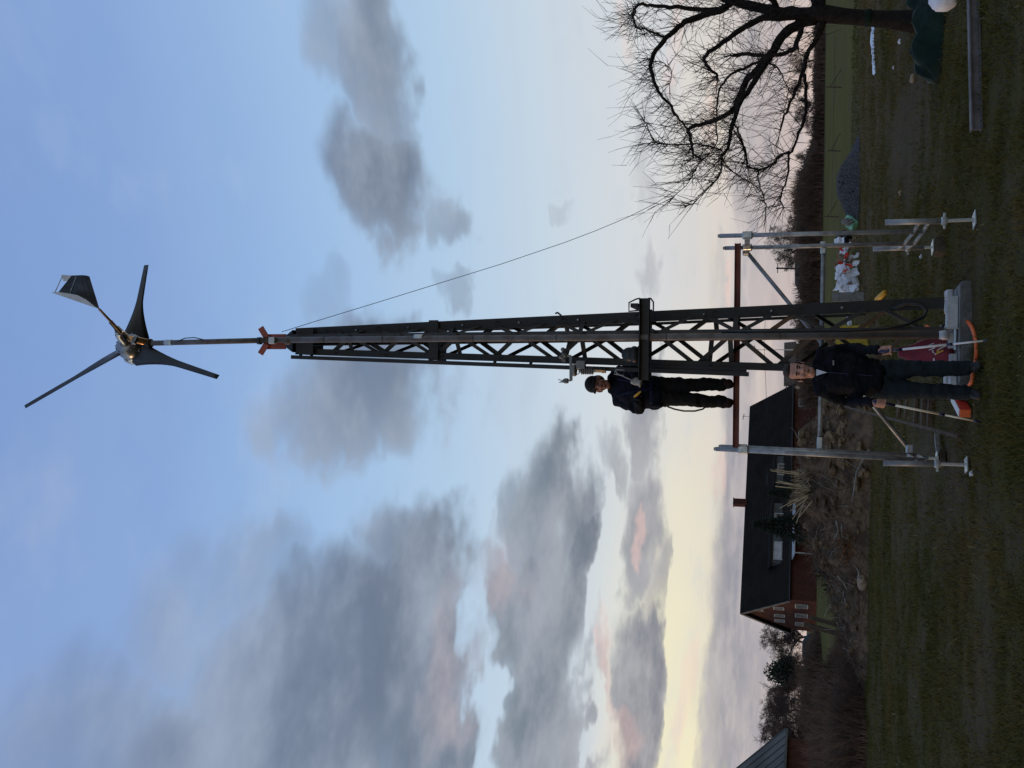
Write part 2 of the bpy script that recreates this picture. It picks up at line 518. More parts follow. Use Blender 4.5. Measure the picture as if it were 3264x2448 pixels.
    def build(s, name, m, parent=None, smooth=False, origin=None, bevel=0.0):
        me = bpy.data.meshes.new(name)
        base = wpos(parent) if parent is not None else Vector(origin or (0, 0, 0))
        off = np.array(base)
        vv = np.array(s.v, dtype=np.float64) - off
        me.from_pydata(vv.tolist(), [], s.f)
        bm = bmesh.new()
        bm.from_mesh(me)
        bmesh.ops.recalc_face_normals(bm, faces=bm.faces)
        bm.to_mesh(me)
        bm.free()
        me.materials.append(m)
        if smooth:
            for p_ in me.polygons:
                p_.use_smooth = True
        o = bpy.data.objects.new(name, me)
        col.objects.link(o)
        if parent is not None:
            o.parent = parent
        else:
            o.location = base
        if bevel:
            bv = o.modifiers.new('bevel', 'BEVEL')
            bv.width = bevel
            bv.segments = 2
            bv.limit_method = 'ANGLE'
        return o


def tag(o, label=None, cat=None, group=None, kind=None):
    if label:
        o['label'] = label
    if cat:
        o['category'] = cat
    if group:
        o['group'] = group
    if kind:
        o['kind'] = kind
    return o


def thing(name, loc, label, cat, group=None):
    o = bpy.data.objects.new(name, None)
    o.empty_display_size = 0.1
    o.location = Vector(loc)
    col.objects.link(o)
    return tag(o, label, cat, group)


def copy_tree(o, parent=None):
    c = o.copy()
    col.objects.link(c)
    c.parent = parent
    for ch in list(o.children):
        copy_tree(ch, c)
    return c


def npmesh(name, verts, faces, m, parent=None, attr=None, smooth=False):
    """large mesh from numpy arrays; faces is an (n,3) or (n,4) array"""
    me = bpy.data.meshes.new(name)
    off = np.array(wpos(parent)) if parent is not None else np.zeros(3)
    verts = np.asarray(verts, dtype=np.float32) - off.astype(np.float32)
    k = faces.shape[1]
    me.vertices.add(len(verts))
    me.vertices.foreach_set('co', verts.ravel())
    me.loops.add(faces.size)
    me.loops.foreach_set('vertex_index', faces.astype(np.int32).ravel())
    me.polygons.add(len(faces))
    me.polygons.foreach_set('loop_start', np.arange(0, faces.size, k, dtype=np.int32))
    me.polygons.foreach_set('loop_total', np.full(len(faces), k, dtype=np.int32))
    if smooth:
        me.polygons.foreach_set('use_smooth', np.ones(len(faces), dtype=bool))
    if attr is not None:
        a = me.attributes.new('tint', 'FLOAT', 'POINT')
        a.data.foreach_set('value', np.asarray(attr, dtype=np.float32))
    me.update(calc_edges=True)
    me.materials.append(m)
    o = bpy.data.objects.new(name, me)
    col.objects.link(o)
    if parent is not None:
        o.parent = parent
    return o


def sticks(A, B, ra, rb, n=3):
    """many thin tapered sticks at once: arrays of ends and radii -> verts, quads"""
    A, B = np.asarray(A, float), np.asarray(B, float)
    ra, rb = np.asarray(ra, float), np.asarray(rb, float)
    t = B - A
    t /= np.maximum(np.linalg.norm(t, axis=1, keepdims=True), 1e-9)
    h = np.where(np.abs(t[:, 2:3]) < 0.9, np.array([[0, 0, 1.0]]), np.array([[1.0, 0, 0]]))
    u = np.cross(t, h)
    u /= np.maximum(np.linalg.norm(u, axis=1, keepdims=True), 1e-9)
    v = np.cross(t, u)
    ring = []
    for k in range(n):
        a = 2 * math.pi * k / n
        ring.append(u * math.cos(a) + v * math.sin(a))
    ring = np.stack(ring, 1)
    V = np.concatenate([A[:, None] + ring * ra[:, None, None], B[:, None] + ring * rb[:, None, None]], 1)
    N = len(A)
    base = (np.arange(N) * 2 * n)[:, None]
    fs = [np.stack([base[:, 0] + k, base[:, 0] + (k + 1) % n, base[:, 0] + n + (k + 1) % n, base[:, 0] + n + k], 1) for k in range(n)]
    return V.reshape(-1, 3), np.concatenate(fs, 0)


# value noise on the plane, for relief of the ground and heaps
_nt = np.random.default_rng(3).random((64, 64))


def vnoise(x, y, s=1.0):
    x, y = np.asarray(x, float) * s, np.asarray(y, float) * s
    xi, yi = np.floor(x).astype(int), np.floor(y).astype(int)
    fx, fy = x - xi, y - yi
    fx, fy = fx * fx * (3 - 2 * fx), fy * fy * (3 - 2 * fy)
    g = lambda a, b: _nt[a % 64, b % 64]
    return (g(xi, yi) * (1 - fx) + g(xi + 1, yi) * fx) * (1 - fy) + (g(xi, yi + 1) * (1 - fx) + g(xi + 1, yi + 1) * fx) * fy


def fbm(x, y, s=1.0, o=4):
    t, a, n = 0, 1.0, 0
    for i in range(o):
        t = t + a * vnoise(np.asarray(x) + 13.7 * i, np.asarray(y) - 7.1 * i, s)
        n += a
        a *= .5
        s *= 2.03
    return t / n
# ------------------------------------------------------------------ ground
def sstep(a, b, v):
    t = np.clip((v - a) / (b - a), 0, 1)
    return t * t * (3 - 2 * t)


def ground_z(x, y):
    x, y = np.asarray(x, float), np.asarray(y, float)
    d = np.hypot(x, y)
    k = 1 - sstep(25, 60, d)
    z = (fbm(x, y, .35, 3) - .5) * .10 * k + (fbm(x, y, 2.2, 3) - .5) * .05 * k
    # the land falls gently away beyond the far hedge on the right
    return z - .0135 * np.maximum(y - 95, 0) * sstep(4, 12, x) - .006 * np.maximum(y - 190, 0) * (1 - sstep(4, 12, x))


def mud_at(x, y):
    x, y = np.asarray(x, float), np.asarray(y, float)
    e = lambda cx, cy, rx, ry: np.clip(1.25 - ((x - cx) / rx) ** 2 - ((y - cy) / ry) ** 2, 0, 1)
    m = np.maximum.reduce([e(5.2, 16.2, 3.2, 3.6), .75 * e(.3, 10.6, 1.7, 1.5), .8 * e(-1.1, 13.5, 1.6, 3.0), .5 * e(2.3, 12.6, 1.8, 2.2), .6 * e(-2.4, 9.3, 1.6, .8)])
    return np.clip(m * .9 + (fbm(x, y, .9, 4) - .50) * 2.3, 0, 1)


def dry_at(x, y):
    x, y = np.asarray(x, float), np.asarray(y, float)
    band = sstep(19, 23, y) * (1 - sstep(29, 33, y)) * sstep(-2, 2, x)
    return np.clip(band * .8 + (fbm(x + 40, y, .5, 3) - .5) * .9, 0, 1)


def axis(lo, hi, core0, core1, step, grow=1.12):
    a = list(np.arange(core0, core1, step))
    s, v = step, core1
    while v < hi:
        a.append(v)
        s *= grow
        v += s
    a.append(hi)
    s, v, b = step, core0, []
    while v > lo:
        s *= grow
        v -= s
        b.append(max(v, lo))
    return np.array(b[::-1] + a)


gx, gy = axis(-1600, 1600, -7, 8, .11), axis(-60, 2400, 6.5, 24, .11)
GX, GY = np.meshgrid(gx, gy)
GZ = ground_z(GX, GY)
gv = np.stack([GX, GY, GZ], -1).reshape(-1, 3)
nx = len(gx)
ii = (np.arange(len(gy) - 1)[:, None] * nx + np.arange(nx - 1)[None]).ravel()
gf = np.stack([ii, ii + 1, ii + nx + 1, ii + nx], 1)

gm = bpy.data.materials.new('winter_turf')
gm.use_nodes = True
k = NT(gm.node_tree)
b_ = gm.node_tree.nodes['Principled BSDF']
tcn = k.n('ShaderNodeTexCoord')
at = k.n('ShaderNodeAttribute', attribute_name='tint')
at2 = k.n('ShaderNodeAttribute', attribute_name='dry')
na = k.noise(tcn.outputs['Object'], .7, 6, .6)
nb = k.noise(tcn.outputs['Object'], 9, 6, .68)
nc = k.noise(tcn.outputs['Object'], .09, 4, .6)
grass = k.mix(k.mr(na.outputs[0], .35, .65), (.058, .052, .014), (.082, .063, .023))
field = k.mix(k.mr(nc.outputs[0], .35, .65), (.098, .090, .020), (.122, .104, .028))
spy = k.n('ShaderNodeSeparateXYZ')
gm.node_tree.links.new(tcn.outputs['Object'], spy.inputs[0])
grass = k.mix(k.mr(k.m('ADD', spy.outputs[1], k.m('MULTIPLY', na.outputs[0], 5.0)), 31, 36), grass, field)
cg = k.mix(at2.outputs['Fac'], grass, (.110, .078, .038))
cg = k.mix(k.m('MULTIPLY', at.outputs['Fac'], k.mr(nb.outputs[0], .25, .6)), cg, (.090, .064, .043))
cg = k.mix(k.mr(nb.outputs[0], .45, .75), cg, (.036, .028, .017))
k.put(b_.inputs['Base Color'], cg)
b_.inputs['Roughness'].default_value = .95
b_.inputs['Specular IOR Level'].default_value = .03
bp = k.n('ShaderNodeBump')
bp.inputs['Strength'].default_value = .7
bp.inputs['Distance'].default_value = .05
gm.node_tree.links.new(nb.outputs[0], bp.inputs['Height'])
gm.node_tree.links.new(bp.outputs[0], b_.inputs['Normal'])
go = npmesh('ground', gv, gf, gm, attr=mud_at(GX, GY).ravel(), smooth=True)
dr = go.data.attributes.new('dry', 'FLOAT', 'POINT')
dr.data.foreach_set('value', dry_at(GX, GY).ravel().astype(np.float32))
tag(go, 'patchy winter turf and mud', kind='structure')

# short grass: single blades over the near lawn, thinner on the mud
g2 = bpy.data.materials.new('grass_blade')
g2.use_nodes = True
k = NT(g2.node_tree)
b_ = g2.node_tree.nodes['Principled BSDF']
at = k.n('ShaderNodeAttribute', attribute_name='tint')
k.put(b_.inputs['Base Color'], k.ramp(at.outputs['Fac'], [(0, (.032, .031, .007)), (.3, (.056, .053, .012)), (.55, (.084, .068, .020)), (.85, (.120, .085, .034)), (1, (.24, .19, .11))]))
b_.inputs['Roughness'].default_value = .8
b_.inputs['Specular IOR Level'].default_value = .04
N = 330000
yy = 6.8 * (34 / 6.8) ** rng.random(N)
xx = (rng.random(N) * 2 - 1) * (yy * .50 + .6)
mud = mud_at(xx, yy)
clump = fbm(xx, yy, 3.0, 2)
keep = rng.random(N) < np.clip(1.08 - mud * 1.05, .06, 1) * np.clip(.35 + clump * 1.1, 0, 1)
xx, yy, mud, clump = xx[keep], yy[keep], mud[keep], clump[keep]
n_ = len(xx)
h = (.014 + .050 * rng.random(n_) ** 2.2) * (.25 + 1.5 * clump ** 1.4) * (1 + .03 * yy)
w = (.0024 + .003 * rng.random(n_)) * (1 + yy * .055)
an = rng.random(n_) * 2 * np.pi
ln = rng.random(n_) * 2 * np.pi
lb = h * (.25 + .9 * rng.random(n_))
z0 = ground_z(xx, yy) - .004
p0 = np.stack([xx - np.cos(an) * w, yy - np.sin(an) * w, z0], 1)
p1 = np.stack([xx + np.cos(an) * w, yy + np.sin(an) * w, z0], 1)
p2 = np.stack([xx + np.cos(ln) * lb, yy + np.sin(ln) * lb, z0 + h], 1)
tint = np.clip(-.02 + .80 * fbm(xx, yy, .7, 4) + .25 * (rng.random(n_) - .3) + .35 * dry_at(xx, yy) + .18 * mud, 0, 1)
tint = np.where(rng.random(n_) < .004, 1.0, np.minimum(tint, .9))
gr = npmesh('grass', np.stack([p0, p1, p2], 1).reshape(-1, 3), np.arange(n_ * 3).reshape(-1, 3), g2, attr=np.repeat(tint, 3))
tag(gr, 'short dull green winter grass over the lawn', kind='stuff')

# ------------------------------------------------------------------ bare trees
def grow(seed, height=10.0, lean=(0, 0), fork=.28, spread=.75, levels=5, kids=(4, 7), r0=.022, upward=.25, shrink=.62, minr=.012):
    """bare tree skeleton: thick segments (trunk) and thin ones (crown) as arrays"""
    rg = np.random.default_rng(seed)
    segs = []

    def branch(p, d, L, r, lev):
        n = 4 if lev < 2 else 3
        q, dd = p.copy(), d.copy()
        nodes = []
        for i in range(n):
            dd = dd + rg.normal(0, .13 + .05 * lev, 3) + np.array([0, 0, upward * .25])
            dd /= np.linalg.norm(dd)
            q2 = q + dd * L / n
            ra, rb = r * (1 - .55 * i / n), r * (1 - .55 * (i + 1) / n)
            segs.append((q, q2, ra, rb, lev))
            nodes.append((q2, dd.copy(), rb))
            q = q2
        if lev >= levels:
            return
        m = rg.integers(kids[0], kids[1] + 1)
        for j in range(m):
            t = rg.uniform(fork if lev == 0 else .25, 1.0)
            i = min(int(t * n), n - 1)
            c, cd, cr = nodes[i]
            ax = rg.normal(0, 1, 3)
            ax -= cd * ax.dot(cd)
            ax /= np.linalg.norm(ax)
            an_ = rg.uniform(.45, 1.05) * spread / .75
            nd = cd * math.cos(an_) + ax * math.sin(an_) + np.array([0, 0, upward * .4])
            nd /= np.linalg.norm(nd)
            branch(c, nd, L * shrink * rg.uniform(.75, 1.15), max(cr * rg.uniform(.5, .75), minr * .8), lev + 1)

    d0 = np.array([lean[0], lean[1], 1.0])
    branch(np.zeros(3), d0 / np.linalg.norm(d0), height * .46, r0 * height, 0)
    A = np.array([s_[0] for s_ in segs])
    B = np.array([s_[1] for s_ in segs])
    ra = np.maximum([s_[2] for s_ in segs], minr)
    rb = np.maximum([s_[3] for s_ in segs], minr * .7)
    lev = np.array([s_[4] for s_ in segs])
    zmax = B[:, 2].max()
    A, B = A * height / zmax, B * height / zmax
    t = lev < 2
    return (A[t], B[t], ra[t], rb[t]), (A[~t], B[~t], ra[~t], rb[~t])


def tree_thing(name, loc, label, group, skel, mt=None, mc=None, cat='tree'):
    r_ = thing(name, (0, 0, 0), label, cat, group)
    v, f = sticks(*skel[0], n=5)
    npmesh('trunk', v, f, mt or M_barkfar, r_)
    v, f = sticks(*skel[1], n=3)
    npmesh('crown', v, f, mc or M_twigfar, r_)
    r_.location = Vector(loc)
    return r_


def far_spot(X, Y, d):
    p_ = W(X, Y, d)
    z = min(float(ground_z(p_.x, p_.y)), 0.0)
    return Vector((p_.x, p_.y, z)), p_.z - z


protos = [grow(11, 10, levels=5, spread=.75, minr=.014), grow(12, 10, levels=5, spread=.60, upward=.45, minr=.014), grow(13, 10, levels=5, spread=.9, kids=(5, 7), minr=.013), grow(14, 10, levels=5, spread=.5, upward=.6, kids=(5, 8), minr=.016)]
proto_obj = {}


def far_tree(kind, X, Y, d, label, sx=1.0, rz=0.0, group='bare trees on the skyline', name='bare_tree'):
    """a leafless tree whose top stands at photo pixel X,Y, d metres out"""
    loc, h_ = far_spot(X, Y, d)
    if kind not in proto_obj:
        o = tree_thing(name, (0, 0, 0), label, group, protos[kind])
        proto_obj[kind] = o
    else:
        o = copy_tree(proto_obj[kind])
        o.name = name
        tag(o, label, 'tree', group)
    s_ = h_ / 10.0
    o.location = loc
    o.scale = (s_ * sx, s_ * sx, s_)
    o.rotation_euler.z = rz
    return o


far_tree(2, 2405, 2040, 132, 'spreading bare tree rising directly behind the brick gable', 1.15, .3)
far_tree(0, 2448, 2095, 118, 'wide bare tree behind the parked car, left of the gable', 1.3, 1.2)
far_tree(1, 2415, 2215, 96, 'tall bare tree with upswept twigs, right of the pair near the barn', 1.1, .5)
far_tree(2, 2420, 2300, 92, 'broad bare tree next to the grey barn roof', 1.2, 2.2)
far_tree(3, 2470, 2180, 88, 'small bare tree between ivy covered tree and tall tree', 1.3, 2.0)
far_tree(3, 2440, 2370, 62, 'bare bush-like tree peeping over the barn ridge', 1.2, 3.0)
far_tree(0, 2400, 2430, 60, 'bare tree top behind the grey barn at the frame edge', 1.0, 4.0)
far_tree(1, 2432, 2255, 100, 'bare tree with a narrow crown between the two tallest at left', 1.3, 3.9)
far_tree(0, 2425, 2330, 84, 'bare tree leaning over the low end of the barn roof', 1.3, .9)
far_tree(2, 2470, 2150, 105, 'wide low bare tree behind the ivy-covered one', 1.6, 1.9)
far_tree(3, 2480, 2020, 125, 'low bare shrub tree close against the gable', 1.8, .7)
far_tree(2, 2405, 2270, 112, 'tallest bare tree behind the narrow-crowned one at left', 1.5, 5.1)
far_tree(1, 2440, 2345, 98, 'bare tree with a twiggy fan crown behind the barn end', 1.5, 2.6)
far_tree(0, 2428, 790, 104, 'round bare tree seen between the right scaffold uprights', 1.25, .8)
far_tree(1, 2462, 735, 140, 'faint distant bare tree right of the scaffold', 1.0, 2.9)
far_tree(2, 2497, 715, 92, 'reddish bare tree at the hedge end right of the scaffold', 1.1, 2.4)
far_tree(3, 2530, 860, 98, 'scrubby bare tree beside the utility pole', 1.5, .2)
far_tree(1, 2515, 960, 105, 'bare tree seen behind the right tower leg', 1.2, 1.7)
far_tree(0, 2505, 1010, 108, 'bare tree seen through the lattice bays', 1.2, 5.0)
far_tree(2, 2490, 1228, 128, 'bare tree between the standing man and the black roof', 1.1, 3.5)
far_tree(0, 2500, 195, 86, 'bare field tree under the overhanging branch, nearest the trunk', 1.1, 1.0)
far_tree(1, 2495, 262, 88, 'slim bare field tree, second from the trunk', 1.0, 2.1)
far_tree(2, 2520, 395, 84, 'bare field tree standing alone in the hedge gap', 1.0, .4)
far_tree(3, 2540, 330, 90, 'small bare field tree between two taller ones', 1.2, 4.4)
far_tree(1, 2520, 520, 90, 'bare tree at the right end of the thicket', 1.0, 5.5)


def thicket(name, pts, h, label, n, seed, mtl=None, dep=3.0, kind='stuff', leafy=0.0, rad=.02, cat=None):
    """a mass of upright bare stems between two ground points, height profile h"""
    rg = np.random.default_rng(seed)
    a, b = Vector(pts[0]), Vector(pts[1])
    t = rg.random(n)
    side = (b - a).normalized().cross(Z_)
    hh = np.interp(t, np.linspace(0, 1, len(h)), h) * (.55 + .55 * rg.random(n) ** .7) * (.8 + .4 * vnoise(t * 30, t * 0))
    base = np.outer(1 - t, a) + np.outer(t, b) + np.outer(rg.uniform(-.5, .5, n) * dep, side)
    base[:, 2] = 0
    A, B, ra, rb = [], [], [], []
    d = rg.normal(0, .22, (n, 3))
    d[:, 2] = 1
    d /= np.linalg.norm(d, axis=1, keepdims=True)
    mid = base + d * hh[:, None] * .6
    A += [base]
    B += [mid]
    ra += [np.full(n, rad * 1.3)]
    rb += [np.full(n, rad)]
    for j in range(5):
        dd = d + rg.normal(0, .45, (n, 3))
        dd[:, 2] = np.abs(dd[:, 2])
        dd /= np.linalg.norm(dd, axis=1, keepdims=True)
        st = base + d * hh[:, None] * rg.uniform(.15, .6, (n, 1))
        A += [st]
        B += [st + dd * hh[:, None] * rg.uniform(.25, .45, (n, 1))]
        ra += [np.full(n, rad * .8)]
        rb += [np.full(n, rad * .45)]
    v, f = sticks(np.concatenate(A), np.concatenate(B), np.concatenate(ra), np.concatenate(rb), 3)
    o = npmesh(name, v, f, mtl or M_thick)
    tag(o, label, cat, kind=kind)
    return o


def gp(X, Y, d):
    p_ = W(X, Y, d)
    return Vector((p_.x, p_.y, 0))


thicket('hedgerow', (gp(2620, -60, 86), gp(2620, 500, 86)), [1.1, 1.2, 1.0, 1.3, 1.15, 1.4], 'low dark hedgerow along the far field edge at right', 2600, 1, rad=.035)
thicket('thicket', (gp(2620, 470, 88), gp(2620, 800, 92)), [1.4, 2.3, 2.9, 3.0, 2.9, 2.4], 'dense brown thicket beyond the field at right', 4200, 2, dep=6, rad=.03)
thicket('thicket', (gp(2620, 780, 94), gp(2620, 1260, 104)), [2.4, 2.7, 2.2, 2.9, 2.6, 2.2], 'brown scrub behind the tower along the field edge', 3600, 3, dep=5, rad=.03)
thicket('thicket', (gp(2600, 2150, 80), gp(2600, 2470, 60)), [.9, 1.3, 1.9, 2.2, 2.0, 1.6], 'dark scrub in front of the skyline trees at left', 4200, 4, dep=8, rad=.022)
thicket('bramble_thicket', (gp(2745, 2150, 27), gp(2760, 2480, 24)), [.5, .8, 1.0, 1.25, 1.15], 'dark tangled brambles along the lawn edge at left', 3000, 5, dep=3.4, rad=.007)
thicket('bramble_thicket', (gp(2700, 2160, 36), gp(2700, 2480, 32)), [.4, .8, 1.3, 1.5, 1.5], 'taller bare shrubs behind the brambles at left', 3600, 6, dep=5, rad=.010)


def leaf_mass(name, c, r, n, size, mtl, label, parent=None, seed=1, kind='stuff', cat=None, drop=.55):
    rg = np.random.default_rng(seed)
    u = rg.normal(0, 1, (n, 3))
    u /= np.linalg.norm(u, axis=1, keepdims=True)
    rr = rg.random(n) ** drop
    lump = .7 + .6 * vnoise(u[:, 0] * 3 + 5, u[:, 2] * 3 + u[:, 1] * 2, 1.3)
    p_ = np.array(c) + u * np.array(r) * (rr * lump)[:, None]
    p_[:, 2] = np.maximum(p_[:, 2], .02)
    a = rg.normal(0, 1, (n, 3))
    b = rg.normal(0, 1, (n, 3))
    s_ = size * (.5 + rg.random(n))[:, None]
    a *= s_ / np.linalg.norm(a, axis=1, keepdims=True)
    b *= s_ * .6 / np.linalg.norm(b, axis=1, keepdims=True)
    V = np.stack([p_ - a, p_ + b, p_ + a, p_ - b], 1).reshape(-1, 3)
    o = npmesh(name, V, np.arange(n * 4).reshape(-1, 4), mtl, parent)
    if parent is None:
        tag(o, label, cat, kind=kind)
    return o


# dense ivy-covered tree beside the bare ones, left of the gable
loc, h_ = far_spot(2445, 2138, 90)
r_ = thing('ivy_tree', loc, 'dense dark ivy-covered round tree between the bare trees at left', 'tree')
MB().tube([loc, loc + Vector((.1, 0, h_ * .5)), loc + Vector((0, .1, h_ * .9))], [.22, .16, .06], 7).build('trunk', M_barkfar, r_)
leaf_mass('crown', loc + Vector((0, 0, h_ * .64)), (1.35, 1.35, h_ * .37), 3600, .13, M_conif, '', r_, 5, drop=.45)

# ------------------------------------------------------------------ the long farmhouse with black roof
HF, HR = Vector((-22.9, 100, 0)), Vector((-0.24, 115, 0))
ex = (HR - HF).normalized()
ey = Vector((-ex.y, ex.x, 0))
HL, HW, EAVE, RIDGE = (HR - HF).length, 9.6, 2.75, 7.95
hs = thing('farmhouse', HF, 'long brick farmhouse with a steep black roof and long dormer', 'house')


def H(x, y, z):
    return HF + ex * x + ey * y + Z_ * z


Mh = Matrix((ex, ey, Z_)).transposed()


def hbox(x0, x1, y0, y1, z0, z1, mb=None):
    mb = mb or MB()
    return mb.box(H((x0 + x1) / 2, (y0 + y1) / 2, (z0 + z1) / 2), (x1 - x0, y1 - y0, z1 - z0), M=Mh)


hbox(0, HL, 0, .3, 0, EAVE).build('front_wall', M_brick, hs)
hbox(0, HL, HW - .3, HW, 0, EAVE).build('rear_wall', M_brick, hs)
MB().prism([H(0, .302, 0), H(0, HW - .302, 0), H(0, HW - .302, EAVE + .12), H(0, HW / 2, RIDGE - .18), H(0, .302, EAVE + .12)], ex * .3).build('gable_wall', M_brick, hs)
MB().prism([H(HL - .3, .302, 0), H(HL - .3, HW - .302, 0), H(HL - .3, HW - .302, EAVE + .12), H(HL - .3, HW / 2, RIDGE - .18), H(HL - .3, .302, EAVE + .12)], ex * .3).build('gable_wall', M_brick, hs)
rf = MB().prism([H(-.35, -.45, EAVE - .12), H(-.35, HW / 2, RIDGE), H(-.35, HW + .45, EAVE - .12), H(-.35, HW + .45, EAVE + .1), H(-.35, HW / 2, RIDGE + .22), H(-.35, -.45, EAVE + .1)], ex * (HL + .7)).build('roof', M_roof, hs)
slope = (H(0, HW / 2, RIDGE + .22) - H(0, -.45, EAVE + .1))
for i in range(1, 26):                      # tile courses, each a thin proud lip
    q = H(-.34, -.45, EAVE + .1) + slope * (i / 26) - ey * .012 + Z_ * .012
    MB().bar(q, q + ex * (HL + .68), .05, .035, hint=slope).build('tile_course', M_roof, hs)
for y0 in (-.45, HW + .45):                 # dark barge boards on the gable
    MB().bar(H(-.37, y0, EAVE - .03), H(-.37, HW / 2, RIDGE + .05), .05, .34, hint=Z_).build('barge_board', M_slate, hs)
MB().tube([H(-.3, -.52, EAVE), H(HL + .3, -.52, EAVE)], .07, 6).build('gutter', M_black, hs)
# ridge chimney, dish, aerials, vent
MB().box(H(13.6, HW / 2, RIDGE + .75), (.75, .75, 1.5), M=Mh).add([], []).build('chimney', M_brick, rf)
MB().box(H(13.6, HW / 2, RIDGE + 1.58), (.9, .9, .12), M=Mh).build('chimney_cap', M_slate, rf)
an_ = MB()
an_.tube([H(26.0, HW / 2, RIDGE + .2), H(26.0, HW / 2, RIDGE + 1.1)], .025, 5)
for i in range(4):
    an_.tube([H(25.6 + .2 * i, HW / 2 - .3, RIDGE + 1.0 - .05 * i), H(25.6 + .2 * i, HW / 2 + .3, RIDGE + 1.0 - .05 * i)], .018, 4)
an_.tube([H(25.4, HW / 2, RIDGE + .98), H(26.4, HW / 2, RIDGE + .92)], .02, 4).build('aerial', M_black, rf)
MB().lathe(H(2.9, 2.2, 5.2), -ey + Z_ * .3, [(0, .05), (.05, .12), (.09, .16)], 10).build('roof_vent', M_frame, rf)
MB().lathe(H(21.5, 2.2, 5.05), -ey + Z_ * .5, [(0, .1), (.05, .3), (.12, .38)], 14).build('satellite_dish', M_slate, rf)
MB().bar(H(14.9, 2.5, 5.35), H(16.4, 2.5, 5.35), .7, .06, hint=slope).build('skylight', M_glass, rf)


def window(x, z, w_, h_, yo=0.0, gable=False, bars=1, fill=None, parent=None):
    """white framed casement: frame, pane and glazing bar; on the front (x,z) or gable (y,z)"""
    def q(a, o, c):
        return H(-o, a, c) if gable else H(a, yo - o, c)
    mm = Matrix((ey, ex, Z_)).transposed() if gable else Mh
    wd = MB()
    for s_ in (-1, 1):
        wd.box(q(x + s_ * (w_ / 2 - .04), .03, z + h_ / 2), (.08, .08, h_), M=mm)
        wd.box(q(x, .03, z + h_ / 2 + s_ * (h_ / 2 - .04)), (w_ - .162, .08, .08), M=mm)
    wo_ = wd.build('window', M_frame, parent or hs)
    MB().box(q(x, .012, z + h_ / 2), (w_ - .17, .02, h_ - .17), M=mm).build('pane', fill or M_glass, wo_)
    gb = MB()
    for i in range(bars):
        gb.box(q(x - w_ / 2 + w_ * (i + 1) / (bars + 1), .045, z + h_ / 2), (.05, .04, h_ - .17), M=mm)
    if bars:
        gb.build('glazing_bar', M_frame, wo_)
    return wo_


for a, z in ((1.7, .85), (4.6, .85), (7.4, .85)):
    window(a, z, 1.15, 1.35, gable=True, bars=2)
for a, z in ((2.9, 3.35), (5.2, 3.3), (6.9, 3.3)):
    window(a, z, .8, 1.15, gable=True)
window(4.0, 5.6, .5, .7, gable=True, bars=0)
for x in (20.4, 25.2):
    window(x, .85, 1.2, 1.25, bars=1)
# long shed dormer over the left half
dm = hbox(4.2, 11.6, .35, 3.2, 3.05, 4.75).build('dormer', M_slate, hs)
MB().prism([H(3.9, .1, 4.755), H(3.9, 3.4, 5.35), H(3.9, 3.4, 5.45), H(3.9, .1, 4.9)], ex * 8.0).build('dormer_roof', M_roof, hs)
window(5.7, 3.35, 2.2, 1.2, yo=.35, bars=1, fill=M_blind)
window(9.6, 3.35, 1.4, 1.2, yo=.35, bars=2)
dm2 = hbox(14.2, 17.8, .35, 3.0, 3.05, 4.55).build('dormer', M_slate, hs)
MB().prism([H(13.9, .1, 4.555), H(13.9, 3.2, 5.1), H(13.9, 3.2, 5.2), H(13.9, .1, 4.7)], ex * 4.2).build('dormer_roof', M_roof, hs)
window(16.0, 3.35, 1.5, 1.0, yo=.35, bars=2)
# pale porch roof below the dormer
pr = MB().prism([H(4.4, -2.1, 2.25), H(4.4, -.5, 2.5), H(4.4, -.5, 2.6), H(4.4, -2.1, 2.35)], ex * 6.4).build('porch_roof', M_blind, hs)
for x in (4.6, 7.6, 10.6):
    MB().box(H(x, -2.0, 1.12), (.1, .1, 2.24), M=Mh).build('porch_post', M_frame, hs)
door = hbox(19.0, 19.95, -.05, 0, 0, 2.05).build('door', M_slate, hs)
MB().ball(H(19.85, -.09, 1.0), .05, 6, 4).build('handle', M_frame, door)

# second, lower house further back, seen past the tower
q0, q1 = gp(2575, 1095, 138), gp(2575, 1225, 138)
nb_ = thing('cottage', q1, 'low brick cottage with a flat brown roofline behind the tower base', 'house')
e1 = (q0 - q1).normalized()
e2 = Vector((-e1.y, e1.x, 0))
L1 = (q0 - q1).length
Mn = Matrix((e1, e2, Z_)).transposed()
MB().box(q1 + e1 * L1 / 2 + e2 * 3 + Z_ * 1.3, (L1, 6, 2.6), M=Mn).build('wall', M_brick, nb_)
MB().prism([q1 - e1 * .3 - e2 * .4 + Z_ * 2.61, q1 - e1 * .3 + e2 * 3 + Z_ * 4.4, q1 - e1 * .3 + e2 * 6.4 + Z_ * 2.61], e1 * (L1 + .6)).build('roof', M_brush, nb_)
for i in range(3):
    MB().box(q1 + e1 * (1.2 + i * 1.6) - e2 * .03 + Z_ * 1.5, (.9, .06, 1.0), M=Mn).build('window', M_frame, nb_)
